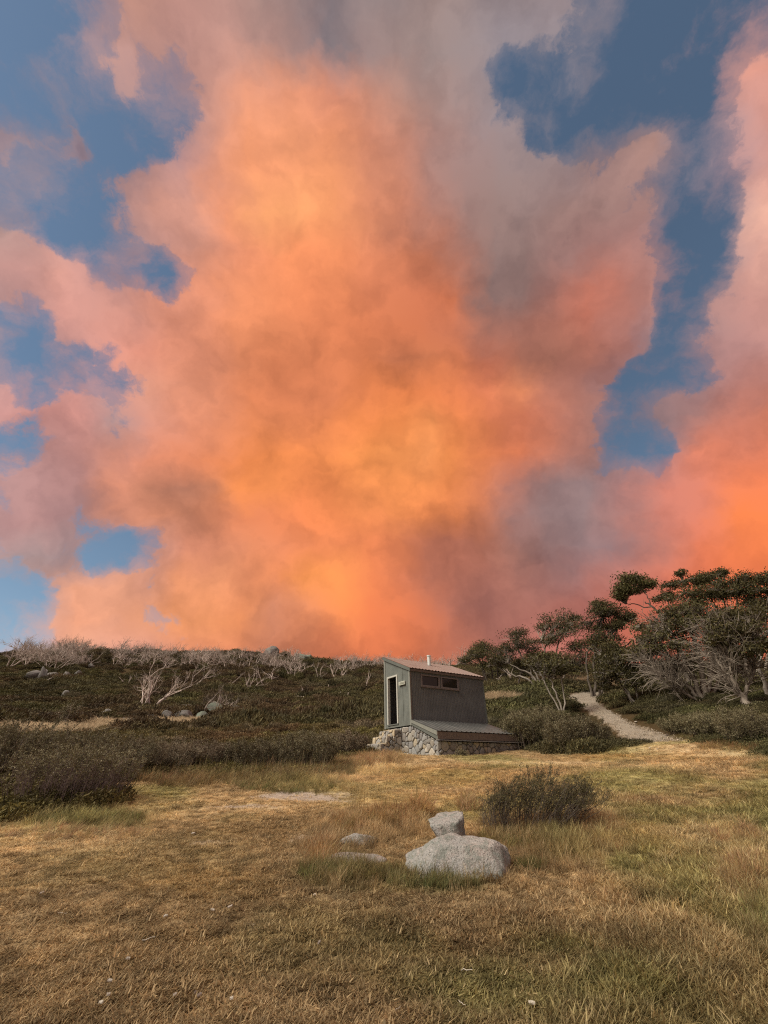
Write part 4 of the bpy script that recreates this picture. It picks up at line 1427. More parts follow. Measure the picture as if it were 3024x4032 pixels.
# tall dry straw: rank grass by the hut, along the scrub edge and around the rocks
TX, TY, TS, TC, TK = [], [], [], [], []
for (px, py, w_, h_, n_, sc_, cc, kk) in [
        (1470, 2985, 190, 60, 420, 1.0, (.50, .35, .19), 12), (1390, 3005, 160, 60, 220, .9, (.40, .29, .15), 12), (1270, 3040, 260, 50, 260, .9, (.26, .20, .10), 12), (1550, 2990, 120, 20, 80, .55, (.45, .31, .15), 12),
        (1000, 3060, 460, 60, 420, .95, (.24, .19, .09), 12), (700, 3075, 340, 60, 260, .9, (.28, .20, .10), 12), (1100, 3105, 420, 50, 200, .5, (.20, .19, .08), 12), (330, 3225, 480, 60, 300, .5, (.22, .20, .085), 12), (300, 3290, 600, 60, 130, .42, (.50, .36, .20), 12),
        (1540, 3235, 220, 60, 240, .8, (.46, .31, .15), 12), (1370, 3255, 150, 60, 130, .7, (.46, .32, .16), 12), (1260, 3370, 120, 110, 120, .6, (.45, .30, .15), 12), (1650, 3210, 60, 30, 60, 1.0, (.52, .35, .17), 12), (1850, 3180, 90, 40, 80, .8, (.50, .37, .20), 12),
        (1300, 3450, 250, 50, 150, .5, (.21, .20, .085), 12), (1480, 3450, 200, 40, 110, .5, (.25, .22, .10), 12), (1740, 3490, 300, 24, 120, .42, (.27, .27, .125), 12), (1590, 3470, 120, 30, 80, .45, (.32, .28, .14), 12),
        (2060, 3320, 380, 80, 240, .55, (.28, .24, .10), 12), (2200, 3330, 320, 90, 200, .55, (.34, .25, .11), 12), (2340, 3260, 150, 110, 130, .65, (.46, .31, .16), 12), (2080, 3420, 140, 40, 70, .42, (.18, .18, .07), 12), (1960, 3250, 160, 60, 90, .6, (.36, .27, .14), 12),
        (2900, 3300, 220, 60, 90, .5, (.5, .36, .19), 12), (2960, 3480, 180, 160, 120, .7, (.45, .33, .17), 12), (3000, 3640, 120, 180, 60, .55, (.36, .32, .15), 12), (2880, 2945, 300, 30, 160, .6, (.38, .28, .14), 12), (2700, 2905, 240, 20, 120, .5, (.30, .25, .12), 12), (2350, 2955, 260, 20, 120, .5, (.17, .15, .06), 12),
        (1420, 3200, 70, 40, 9, 1.0, (.50, .36, .18), 18), (1640, 3190, 160, 40, 14, 1.0, (.52, .37, .18), 18), (1520, 3210, 60, 30, 6, .9, (.5, .36, .18), 18), (1000, 3050, 760, 50, 130, .9, (.44, .37, .22), 18), (900, 3055, 700, 40, 160, .8, (.42, .33, .18), 12), (480, 3020, 300, 40, 26, .8, (.36, .32, .2), 18), (2960, 2890, 180, 30, 20, .7, (.42, .34, .18), 18)]:
    zc = Zone(px, py, w_, h_)
    th, ra = r_.uniform(0, 2 * math.pi, n_), np.sqrt(r_.uniform(0, 1, n_))
    off = np.outer(np.cos(th) * ra, zc.a) + np.outer(np.sin(th) * ra, zc.b)
    TX.append(zc.c[0] + off[:, 0])
    TY.append(zc.c[1] + off[:, 1])
    TS.append(sc_ * r_.uniform(.6, 1.25, n_))
    TC.append(np.array(cc)[None] * r_.uniform(.6, 1.3, (n_, 1)) * (1 + r_.normal(0, .07, (n_, 3))))
    TK.append(kk + r_.integers(0, 6 if kk == 12 else 4, n_))
x, y, s0, col, kk = map(np.concatenate, (TX, TY, TS, TC, TK))
ok = ~in_hut(x, y, .0) & (((x - bx) / .55) ** 2 + ((y - by) / .40) ** 2 > 1) & ~(in_path(x, y) & (r_.random(len(x)) > .15))
x, y, s0, col, kk = x[ok], y[ok], s0[ok], col[ok], kk[ok]
fat = s0 * (1 + .6 * np.clip((np.hypot(x, y) - 8) / 10, 0, 1))
rot = np.stack([r_.normal(0, .15, len(x)), r_.normal(.12, .15, len(x)), r_.normal(0, .8, len(x))], 1)
scatter('rank_grass', np.stack([x, y, ground_z(x, y)], 1), rot, np.stack([fat, fat, s0], 1), kk, col, turf_lib, 'taller dry straw and green grass around rocks, hut and scrub edge')


# heath bushes: library clumps
def heath_clump(name, seed, n_leaf, leaf, R, H, n_twig=14):
    """low wind-shorn dome of small leaves on fine upright twigs"""
    r = np.random.default_rng(seed)
    mb = MB()
    lobes = [(r.uniform(-.5, .5) * R, r.uniform(-.5, .5) * R, r.uniform(.45, .8) * R, r.uniform(.7, 1.0) * H) for _ in range(5)]
    C = []
    per = n_leaf // 5
    for lx, ly, lr, lh in lobes:
        d_ = unit(per, r)
        d_[:, 2] = np.abs(d_[:, 2])
        rad = r.uniform(.72, 1.05, per)[:, None]
        C.append(np.array([lx, ly, 0]) + d_ * rad * np.array([lr, lr, lh]))
    C = np.concatenate(C)
    n_ = len(C)
    up = np.array([.28, .05, 1.0]) + r.normal(0, .45, (n_, 3))
    up /= np.linalg.norm(up, axis=1)[:, None]
    sd = np.cross(up, unit(n_, r))
    sd /= np.linalg.norm(sd, axis=1)[:, None]
    ls = leaf * r.uniform(.6, 1.4, n_)[:, None]
    V, Q = quads(C, up * ls * 1.5, sd * ls * .42)
    av = np.repeat(np.clip(r.beta(2, 2, n_), 0, 1), 4)
    mb.add(V, Q, None, av)
    for i in range(n_twig):
        lx, ly, lr, lh = lobes[i % 5]
        a = r.uniform(0, 6.28)
        b = np.array([lx, ly, 0]) + np.array([math.cos(a), math.sin(a), 0]) * lr * r.uniform(0, .9)
        tip = b + np.array([r.normal(.12, .12), r.normal(0, .12), lh * r.uniform(.75, 1.15)])
        mb.tube([b, (b + tip) / 2 + r.normal(0, .03, 3), tip], [.010, .008, .004], 3, r.uniform(0, .4))
    return mb.build(name, m_heath, smooth=False, linkit=False)


H_FAR = [heath_clump('heath_clump_a%d' % i, 300 + i, 800, .048, .75, .62, 8) for i in range(6)]
H_NEAR = [heath_clump('heath_clump_b%d' % i, 310 + i, 1500, .030, .60, .60, 26) for i in range(6)]
heath_lib = library('heath_library', H_FAR + H_NEAR)
Z_DRYSTRIP = [Zone(200, 2880, 520, 30), Zone(440, 2864, 220, 28), Zone(630, 2858, 190, 28), Zone(860, 2852, 200, 28), Zone(740, 2855, 200, 22), Zone(1100, 2852, 240, 14, .8), Zone(1970, 2755, 150, 26), Zone(960, 2856, 140, 14, .8), Zone(2360, 2702, 260, 22, .7)]
ROCKS_XY = np.array([o.location[:2] for o in bpy.data.objects if o.name.startswith('boulder')])
ROCKS_R = np.array([max(o.dimensions[0], .4) for o in bpy.data.objects if o.name.startswith('boulder')])


def heath_ok(x, y):
    ok_ = ~in_lawn(x, y) & ~in_path(x, y) & ~in_hut(x, y, .45)
    ok_ &= zsum(Z_DRYSTRIP, x, y, .3, .4) < .35
    for (a, b_), rr0 in zip(ROCKS_XY, ROCKS_R):
        ok_ &= ((x - a) ** 2 + ((y - b_ + rr0 * 1.1)) ** 2 * .35) > (rr0 * .70 + .15) ** 2
    return ok_


PATH_D = np.concatenate([PL, PR])
HX, HY = [], []
for n_, a_, b_ in ((5200, 10, 24), (7000, 24, 50), (7500, 50, 90), (7000, 90, 150)):
    x, y, q = polar_points(n_, a_, b_, -52, 50)
    HX.append(x)
    HY.append(y)
x, y = np.concatenate(HX), np.concatenate(HY)
ok = heath_ok(x, y)
pathd = np.min(np.hypot(x[:, None] - PATH_D[None, :, 0], y[:, None] - PATH_D[None, :, 1]), 1)
ok &= pathd > .75
x, y = x[ok], y[ok]
q = np.hypot(x, y)
nearm = q < 33
patch = fbm(x * .09, y * .09, 101, 4)
p2 = fbm(x * .35, y * .35, 103, 3)
hs = np.clip(.45 + 1.5 * (patch - .35) + .9 * (p2 - .5), .30, 1.45)
right = (x > 3) & (q < 45)
hs = np.where(right, hs * .78, hs)
pathd = pathd[ok]
hs = np.where(pathd < 1.8, hs * .6, hs)
hs *= np.clip(.55 + q / 60, .6, 1.15)
sc = np.where(nearm, r_.uniform(.75, 1.25, len(x)), r_.uniform(.9, 1.6, len(x)) * (1 + q / 260))
cm = fbm(x * .16, y * .16, 107, 4)
olive, brown, grey, green = np.array([.088, .078, .034]), np.array([.100, .070, .037]), np.array([.16, .135, .095]), np.array([.100, .092, .034])
f = np.clip((cm - .36) * 4.2, 0, 1)[:, None]
col = olive * (1 - f) + brown * f
g = np.clip((fbm(x * .3, y * .3, 111, 3) - .56) * 6, 0, 1)[:, None]
col = col * (1 - g) + green * g
g = np.clip((fbm(x * .4, y * .4, 113, 3) - .60) * 6, 0, 1)[:, None] * nearm[:, None]
col = col * (1 - g) + grey * g
col = np.where(right[:, None], col * .5 + np.array([.075, .080, .034]) * .55, col)
col = col * r_.uniform(.55, 1.5, (len(x), 1)) * (.6 + .8 * fbm(x * .5, y * .5, 117, 3))[:, None]
col = np.where((nearm & ~right)[:, None], col * np.array([1.5, 1.4, 1.3]), col)
kind_ = np.where(nearm, 6, 0) + r_.integers(0, 6, len(x))
rot = np.stack([r_.normal(0, .1, len(x)), r_.normal(0, .1, len(x)), r_.normal(0, .7, len(x))], 1)
scatter('heath', np.stack([x, y, ground_z(x, y) - .08], 1), rot, np.stack([sc, sc, sc * hs], 1), kind_, col, heath_lib, 'dark olive and brown alpine heath covering the slopes')

# pale dry grass strips across the heath
TX, TY = [], []
for zc in Z_DRYSTRIP:
    n_ = 520
    th, ra = r_.uniform(0, 2 * math.pi, n_), np.sqrt(r_.uniform(0, 1, n_))
    off = np.outer(np.cos(th) * ra, zc.a) + np.outer(np.sin(th) * ra, zc.b)
    TX.append(zc.c[0] + off[:, 0])
    TY.append(zc.c[1] + off[:, 1])
x, y = np.concatenate(TX), np.concatenate(TY)
rot = np.stack([np.zeros(len(x)), np.zeros(len(x)), r_.uniform(0, 6.28, len(x))], 1)
s0 = r_.uniform(.8, 1.5, len(x))
scatter('dry_grass', np.stack([x, y, ground_z(x, y)], 1), rot, np.stack([s0 * 4.5, s0 * 4.5, s0 * 1.25], 1), 12 + r_.integers(0, 6, len(x)), np.array([.52, .42, .28])[None] * r_.uniform(.7, 1.15, (len(x), 1)), turf_lib, 'pale dry grass strips between the heath')

# gravel on the path
PEB = []
for i in range(4):
    V, Fq = ico(1)
    rp_ = np.random.default_rng(400 + i)
    V = V * rp_.uniform(.6, 1.2, (len(V), 1)) * np.array([1, .8, .55])
    PEB.append(mesh_np('pebble_%d' % i, V, Fq, m_heath, smooth=False, attr={'v': np.full(len(V), .4)}, linkit=False))
peb_lib = library('pebble_library', PEB)
tq = r_.uniform(0, npth - 1.01, 5200)
sq = r_.beta(1.4, 1.4, 5200) * 1.16 - .08
i_ = tq.astype(int)
f_ = (tq - i_)[:, None]
A_ = PL[i_] * (1 - f_) + PL[i_ + 1] * f_
B_ = PR[i_] * (1 - f_) + PR[i_ + 1] * f_
XY = A_ * (1 - sq)[:, None] + B_ * sq[:, None]
x, y = XY[:, 0], XY[:, 1]
s0 = .012 + .030 * r_.random(len(x)) ** 4
scatter('path_gravel', np.stack([x, y, ground_z(x, y) + .03], 1), r_.uniform(0, 6.28, (len(x), 3)), s0, r_.integers(0, 4, len(x)), np.array([.44, .37, .28])[None] * r_.uniform(.6, 1.4, (len(x), 1)), peb_lib, 'loose pale gravel on the path')

# ================================================================== shrubs (each its own)
m_shrub_leaf = mat_plant('shrub_leaf', .2, .6, False, c1=(.07, .068, .030), c2=(.13, .122, .055), c3=(.24, .21, .11))
m_shrub_twig = mat_bark('shrub_twig', (.075, .058, .045), (.13, .105, .085), (.20, .165, .14))
m_purple_twig = mat_bark('purple_twig', (.10, .068, .066), (.17, .12, .115), (.25, .185, .17))


def shrub(name, loc, W_, D_, H_, seed, n_stem=26, n_leaf=5000, leaf=.016, lean=(.25, 0), bare=.45, twig=None, leafm=None, label=None, cat='shrub', group=None, flat=1.0, spread=.35, thick=.011):
    """many-stemmed shrub: stems fan from a small foot, fork into twigs, leaves fill the upper part"""
    r = np.random.default_rng(seed)
    root = empty(name, loc)
    mb = MB()
    tips = []
    for i in range(n_stem):
        a = r.uniform(0, 6.283)
        rad = math.sqrt(r.uniform())
        foot = np.array([math.cos(a) * W_ * .5 * spread * rad, math.sin(a) * D_ * .5 * spread * rad, -.05])
        hx = r.uniform(.70, 1.0)
        top = np.array([math.cos(a) * W_ * .5 * rad + lean[0] * H_ * hx, math.sin(a) * D_ * .5 * rad + lean[1] * H_, H_ * hx * (1 - .45 * rad ** 2 * flat)])
        mid = foot * .55 + top * .45 + np.array([-lean[0] * .15 * H_, 0, .02 * H_]) + r.normal(0, .04 * H_, 3)
        P = np.array([foot, foot * .7 + mid * .3 + r.normal(0, .012 * H_, 3), mid, mid * .5 + top * .5 + r.normal(0, .03 * H_, 3), top])
        r0 = H_ * thick * r.uniform(.6, 1.3)
        mb.tube(P, [r0, r0 * .85, r0 * .65, r0 * .45, r0 * .2], 4, r.uniform())
        for j in range(9):
            f_ = r.uniform(.30, .98)
            k_ = min(3, int(f_ * 4))
            b = P[k_] + (P[k_ + 1] - P[k_]) * (f_ * 4 - k_)
            L = H_ * r.uniform(.14, .32) * (1.15 - .5 * f_)
            dv = np.array([r.normal(lean[0] * 1.2, .5), r.normal(lean[1], .5), r.uniform(.35, 1.1)])
            dv /= np.linalg.norm(dv)
            t1 = b + dv * L
            mb.tube([b, (b + t1) / 2 + r.normal(0, .08 * L, 3), t1], [r0 * .38, r0 * .28, r0 * .12], 3, r.uniform())
            tips.append((b, t1))
            for q_ in range(2):
                b2 = b + (t1 - b) * r.uniform(.35, .9)
                t2 = b2 + (dv + r.normal(0, .45, 3)) * L * .5
                mb.tube([b2, t2], [r0 * .22, r0 * .10], 3, r.uniform())
                tips.append((b2, t2))
    mb.build('stems', twig or m_shrub_twig, root, smooth=True)
    A_, B_ = np.array([t_[0] for t_ in tips]), np.array([t_[1] for t_ in tips])
    keep = B_[:, 2] > H_ * bare * r.uniform(.6, 1.3, len(B_))
    A_, B_ = A_[keep], B_[keep]
    i_ = r.integers(0, len(A_), n_leaf)
    f_ = r.uniform(.15, 1.08, n_leaf)[:, None]
    dd = B_[i_] - A_[i_]
    C = A_[i_] + dd * f_ + r.normal(0, leaf * 1.3, (n_leaf, 3))
    up = dd / (np.linalg.norm(dd, axis=1)[:, None] + 1e-6) + r.normal(0, .55, (n_leaf, 3))
    up /= np.linalg.norm(up, axis=1)[:, None]
    sd = np.cross(up, unit(n_leaf, r))
    sd /= np.linalg.norm(sd, axis=1)[:, None] + 1e-6
    ls = leaf * r.uniform(.6, 1.3, n_leaf)[:, None]
    V, Q = quads(C, up * ls, sd * ls * .45)
    lf = MB()
    lf.add(V, Q, None, np.repeat(r.beta(2, 2.2, n_leaf), 4))
    lf.build('leaves', leafm or m_shrub_leaf, root, smooth=False)
    if label:
        tag(root, label, cat, group)
    return root


# the wind-bent bush behind the boulders (two leaning halves of one bush)
p = spot(2150, 3268)
shrub('alpine_shrub', (p[0] - .22, p[1] - .05, p[2] - .02), 1.85, .90, .80, 501, 120, 24000, .0088, (.46, .05), .44, spread=.62, thick=.008, label='dense wind-bent olive bush standing behind the large boulder')
m_green_leaf = mat_plant('heath_bush_leaf', .2, .65, False, c1=(.088, .078, .041), c2=(.165, .146, .080), c3=(.30, .265, .17))
m_brown_leaf = mat_plant('brown_bush_leaf', .2, .65, False, c1=(.105, .082, .052), c2=(.19, .152, .102), c3=(.32, .265, .19))
SHRUBS = [  # foot px, py, width px, height px, lean, seed, leaf mat, twig mat, label
    (150, 3190, 520, 220, .06, 511, m_green_leaf, m_purple_twig, 'bare-stemmed purplish twiggy thicket at the left edge of the turf', .66),
    (-40, 3080, 420, 230, .05, 512, m_green_leaf, m_shrub_twig, 'dark olive bush cut by the left picture edge', .35),
    (330, 3060, 420, 165, .12, 513, m_green_leaf, m_shrub_twig, 'wind-combed olive bush behind the purplish thicket', .30),
    (560, 3045, 340, 130, .12, 514, m_brown_leaf, m_shrub_twig, 'brown bush in the scrub edge right of the wind-combed olive bush', .35),
    (760, 3040, 300, 105, .08, 515, m_brown_leaf, m_shrub_twig, 'grey-brown bush behind tall pale stems in the scrub edge', .35),
    (960, 3040, 340, 115, .08, 516, m_green_leaf, m_shrub_twig, 'low grey-olive bush in the middle of the scrub edge', .35),
    (1150, 3030, 360, 150, .10, 517, m_green_leaf, m_shrub_twig, 'rounded dark grey-green bush nearest left of the dry grass by the hut', .30),
    (1330, 2985, 240, 95, .06, 518, m_brown_leaf, m_shrub_twig, 'dark brown bush just left of the hut steps', .32),
    (2310, 2955, 270, 125, .05, 521, m_green_leaf, m_shrub_twig, 'dense dark bush on the near left side of the gravel path', .22),
    (2150, 2952, 340, 150, .05, 522, m_green_leaf, m_shrub_twig, 'low dark bush between the hut and the path bush', .22),
    (2140, 2890, 200, 90, .05, 523, m_green_leaf, m_shrub_twig, 'small dark bush just right of the lower hut roof', .25),
    (2780, 2890, 260, 70, .05, 524, m_green_leaf, m_shrub_twig, 'low green bush on the near right side of the gravel path', .22),
    (2900, 2900, 280, 100, .05, 525, m_green_leaf, m_shrub_twig, 'loose grey-green bush below the leaning tree on the right', .25),
    (3010, 2930, 220, 120, .05, 526, m_green_leaf, m_shrub_twig, 'green bush cut by the right picture edge', .25),
    (1815, 2978, 50, 26, .0, 527, m_green_leaf, m_shrub_twig, 'tiny green weed at the foot of the front stone wall', .1),
]
for (px, py, w_, h_, ln, sd_, lm_, tm_, lab, br_) in SHRUBS:
    p = spot(px, py)
    s_ = m_per_px(p)
    W_, H_ = w_ * s_, h_ * s_
    n_leaf = int(min(26000, 6000 + W_ * H_ * 6500))
    shrub('heath_shrub' if w_ > 60 else 'weed', (p[0], p[1] + (W_ * .28 if w_ > 60 else -.08), gz(p[0], p[1] + W_ * .28) - .03), W_ * 1.0, min(W_ * .9, 2.2), H_, sd_, (170 if sd_ == 511 else int(30 + 16 * W_)) if w_ > 60 else 14, (12000 if sd_ == 511 else n_leaf) if w_ > 60 else 500, max(.018, s_ * 2.9), (ln, 0), br_ if sd_ == 511 else br_ * .45, tm_, lm_, lab, spread=.8, flat=.6, thick=.005 if sd_ == 511 else .009)

# ================================================================== trees
m_bark_live = mat_bark('snow_gum_bark', (.12, .10, .08), (.25, .21, .17), (.42, .37, .31))
m_bark_dark = mat_bark('dark_gum_bark', (.06, .050, .040), (.12, .10, .082), (.22, .19, .16))
m_bark_dead = mat_bark('bleached_dead_wood', (.36, .29, .245), (.54, .45, .39), (.66, .57, .51))
m_bark_pale = mat_bark('pale_gum_bark', (.17, .145, .12), (.29, .255, .215), (.44, .40, .35))
m_gum_leaf = mat_plant('gum_leaf', .22, .55, False, c1=(.048, .046, .019), c2=(.088, .081, .032), c3=(.155, .138, .056))


def bez(pts, n=8):
    """smooth curve through points"""
    P = np.array(pts, float)
    if len(P) == 2:
        return P[0] + (P[1] - P[0]) * np.linspace(0, 1, n)[:, None]
    t_ = np.linspace(0, len(P) - 1, n * (len(P) - 1) // 2 + 2)
    out = []
    for q_ in t_:
        i = min(int(q_), len(P) - 2)
        f = q_ - i
        p0, p1, p2, p3 = P[max(i - 1, 0)], P[i], P[i + 1], P[min(i + 2, len(P) - 1)]
        out.append(.5 * ((2 * p1) + (-p0 + p2) * f + (2 * p0 - 5 * p1 + 4 * p2 - p3) * f * f + (-p0 + 3 * p1 - 3 * p2 + p3) * f ** 3))
    return np.array(out)


def gum(name, foot, rg, limbs, pads, seed, label, bark=None, leafn=1.0, group='living snow gums on the rise', r_foot=.16, twigs=1.0, leaf=.080, bare=0):
    """snow gum from limb lines and foliage pads given as view positions at the tree's own distance.
    limbs: lists of (px, py, depth offset m); pads: (px, py, width px, height px, depth offset, limb index)"""
    r = np.random.default_rng(seed)
    base = on_ground(foot, rg)
    s_ = m_per_px(base)
    root = empty(name, base)
    root['category'] = 'tree'
    wood, fol = MB(), MB()
    curves = []
    for li, lm_ in enumerate(limbs):
        pts = [at(a, b, rg + c) - base for a, b, c in lm_['p']]
        if lm_.get('root', True):
            pts[0] = np.array([pts[0][0], pts[0][1], -.15])
        P = bez(pts, 10)
        P = P + np.concatenate([np.zeros((1, 3)), r.normal(0, .035, (len(P) - 2, 3)), np.zeros((1, 3))]) if len(P) > 2 else P
        r0, r1 = np.array(lm_.get('r', (r_foot, .06))) * .72
        R = r0 + (r1 - r0) * np.linspace(0, 1, len(P)) ** .8
        if lm_.get('root', True):
            R[0] *= 1.5
        wood.tube(P, R, 7, r.uniform())
        curves.append(P)
    for (px, py, w_, h_, dz_, li) in pads:
        C = at(px, py, rg + dz_) - base
        W_, H_ = w_ * s_ * .56, h_ * s_ * .72
        att = curves[li][-1]
        nt = int(max(28, 72 * twigs * (W_ ** .9)))
        # twig tips over a lumpy dome: a few lobes of unequal size make up the pad
        nlob = 3 + int(W_ * 1.5)
        la, lr = r.uniform(0, 6.283, nlob), np.sqrt(r.uniform(0, .7, nlob))
        lc = np.stack([np.cos(la) * lr * W_, np.sin(la) * lr * W_ * .85, H_ * (.35 * (1 - lr) + r.uniform(-.45, .35, nlob))], 1)
        lw = W_ * r.uniform(.45, .80, nlob)
        k_ = r.integers(0, nlob, nt)
        u_ = unit(nt, r)
        u_[:, 2] = np.abs(u_[:, 2]) * r.choice([1, 1, 1, -.6], nt)
        tips = C + lc[k_] + u_ * (lw[k_] * r.uniform(.55, 1.1, nt))[:, None] * np.array([1.05, .95, .40 * min(1.3, H_ / (W_ * .45))])
        nb = max(5, nt // 7)
        hubs_i = r.choice(nt, nb, replace=False)
        hubs = att + (tips[hubs_i] - att) * r.uniform(.40, .72, (nb, 1)) + np.array([0, 0, -.10 * W_]) + r.normal(0, .07 * W_, (nb, 3))
        for h in hubs:
            mid = (att + h) / 2 + r.normal(0, .07 * np.linalg.norm(h - att), 3)
            cv = bez([att, mid, h], 6)
            wood.tube(cv, np.linspace(.050, .028, len(cv)), 4, r.uniform())
        for t_ in tips:
            h = hubs[np.argmin(((hubs - t_) ** 2).sum(1))]
            mid = (h + t_) / 2 + r.normal(0, .10 * np.linalg.norm(t_ - h), 3)
            wood.tube([h, mid, t_], [.026, .019, .010], 3, r.uniform())
        # leaves hang in bunches about the tips
        nl = int(16 * leafn)
        Cc = np.repeat(tips, nl, 0) + r.normal(0, 1, (nt * nl, 3)) * np.array([.25, .25, .17]) * np.clip(W_ / 1.3, .6, 1.1)
        up = r.normal(0, .6, (nt * nl, 3)) + np.array([-.35, 0, -.5])
        up /= np.linalg.norm(up, axis=1)[:, None]
        sd = np.cross(up, unit(nt * nl, r))
        sd /= np.linalg.norm(sd, axis=1)[:, None]
        ls = leaf * r.uniform(.6, 1.3, (nt * nl, 1))
        V, Q = quads(Cc, up * ls, sd * ls * .42)
        bunch = np.repeat(np.clip(r.normal(.45, .2, nt), 0, 1), nl)
        fol.add(V, Q, None, np.repeat(np.clip(bunch + r.normal(0, .15, nt * nl), 0, 1), 4))
    for k_ in range(bare):
        cv = curves[r.integers(0, len(curves))]
        i = r.integers(len(cv) // 5 + 1, len(cv))
        b = cv[i]
        dv = cv[i] - cv[i - 1]
        dv = dv / (np.linalg.norm(dv) + 1e-6) + r.normal(0, .55, 3) + np.array([-.15, 0, .35])
        dv /= np.linalg.norm(dv)
        L_ = r.uniform(.5, 1.15)
        P = [b]
        for q_ in range(4):
            dv = dv + r.normal(0, .2, 3)
            dv /= np.linalg.norm(dv)
            P.append(P[-1] + dv * L_ / 4)
        wood.tube(P, [.026, .022, .017, .012, .006], 3, r.uniform())
        for q_ in range(3):
            b2 = P[r.integers(1, 5)]
            d2 = dv + r.normal(0, .6, 3)
            wood.tube([b2, b2 + d2 * L_ * .22 + r.normal(0, .03, 3), b2 + d2 * L_ * .42], [.013, .010, .005], 3, r.uniform())
    wood.build('trunk', bark or m_bark_live, root, smooth=True)
    fol.build('crown', m_gum_leaf, root, smooth=False)
    tag(root, label, 'tree', group)
    return root


def L(*p, r=None, root=True):
    d = {'p': p, 'root': root}
    if r:
        d['r'] = r
    return d


gum('snow_gum', 1932, 50, [L((1925, 2706, 0), (1905, 2640, 0), (1880, 2585, 0), r=(.16, .06)), L((1945, 2706, .5), (1935, 2640, .3), (1915, 2565, 0), r=(.14, .06)), L((1905, 2706, 1), (1900, 2640, 1), (1850, 2600, 1), r=(.12, .05)), L((1965, 2704, .2), (1960, 2650, .2), (1950, 2590, .2), r=(.13, .05))],
    [(1868, 2565, 80, 50, 0, 0), (1912, 2545, 84, 44, .3, 1), (1845, 2605, 60, 34, 1, 2), (1895, 2590, 90, 44, -.6, 0), (1950, 2580, 90, 60, .6, 3), (1925, 2615, 80, 40, -.5, 3)], 601, 'dark rounded snow gum at the left end of the grove, beside the hut roof', m_bark_dark)
gum('snow_gum', 2128, 41, [L((2120, 2714, 0), (2075, 2672, 0), (2010, 2655, .3), (1950, 2622, .6), r=(.17, .05)), L((2130, 2714, .3), (2100, 2665, .2), (2050, 2635, .2), (2000, 2612, .2), r=(.17, .05)), L((2140, 2712, .6), (2110, 2650, .5), (2060, 2590, .5), (2030, 2540, .5), r=(.15, .05)), L((2112, 2712, 1.0), (2090, 2640, 1.2), (2085, 2570, 1.2), r=(.13, .05)), L((2034, 2710, 2), (2045, 2675, 2), (2060, 2640, 2), r=(.12, .06))],
    [(2030, 2512, 110, 50, .5, 2), (2060, 2550, 110, 50, .2, 2), (1990, 2560, 90, 50, .6, 1), (2000, 2600, 110, 40, .4, 1), (1960, 2615, 70, 36, .6, 0), (2085, 2585, 100, 60, 1.2, 3), (2050, 2620, 90, 40, 1.8, 4)], 602, 'snow gum with pale limbs leaning left over the heath behind the hut', m_bark_pale, .75)
gum('snow_gum', 2190, 44, [L((2150, 2706, 0), (2140, 2620, 0), (2150, 2540, .2), (2185, 2470, .2), r=(.16, .05)), L((2175, 2706, .4), (2185, 2610, .4), (2200, 2530, .4), (2235, 2470, .4), r=(.15, .05)), L((2200, 2704, .8), (2240, 2620, .8), (2290, 2570, 1), r=(.14, .05)), L((2160, 2704, -.4), (2150, 2600, -.4), (2135, 2520, -.2), r=(.12, .05))],
    [(2190, 2450, 130, 50, .2, 0), (2150, 2478, 100, 44, 0, 3), (2262, 2438, 50, 26, .4, 1), (2245, 2480, 110, 50, .5, 1), (2210, 2505, 120, 46, -.3, 1), (2130, 2530, 80, 44, -.3, 3), (2290, 2560, 90, 50, 1, 2)], 603, 'open-crowned snow gum in the middle of the grove, sky showing through', m_bark_live, .8)
gum('snow_gum', 2330, 39, [L((2330, 2700, 0), (2340, 2600, 0), (2355, 2500, 0), (2375, 2430, 0), r=(.17, .06)), L((2345, 2700, .3), (2380, 2600, .3), (2420, 2510, .3), (2440, 2460, .2), r=(.15, .05)), L((2320, 2700, -.3), (2310, 2620, -.2), (2320, 2550, -.2), r=(.14, .05)), L((2350, 2700, .8), (2420, 2590, .8), (2490, 2520, .8), r=(.12, .05))],
    [(2375, 2385, 90, 46, 0, 0), (2350, 2418, 100, 56, -.4, 0), (2398, 2420, 90, 56, .2, 0), (2435, 2438, 100, 50, .3, 1), (2420, 2475, 100, 50, -.3, 1), (2345, 2470, 110, 60, .5, 0), (2320, 2530, 120, 70, -.3, 2), (2380, 2520, 110, 60, -.5, 1), (2470, 2432, 40, 30, .8, 1), (2370, 2580, 110, 60, .4, 2)], 604, 'tall dense snow gum with a rounded leaning crown left of the lone windswept crown', m_bark_dark, 1.0)
gum('snow_gum', 2200, 31, [L((2210, 2762, 0), (2185, 2720, 0), (2165, 2670, 0), r=(.10, .05)), L((2205, 2762, .2), (2150, 2700, .2), (2135, 2660, .2), r=(.08, .04)), L((2215, 2762, -.1), (2215, 2710, -.1), (2205, 2660, -.1), r=(.08, .04))],
    [(2160, 2595, 110, 60, 0, 0), (2200, 2605, 110, 70, .2, 2), (2125, 2630, 80, 60, .3, 1), (2180, 2645, 120, 50, -.2, 0), (2225, 2640, 70, 50, -.2, 2)], 605, 'short leaning snow gum with a low bushy crown at the top of the path', m_bark_pale, 1.0, leaf=.075)
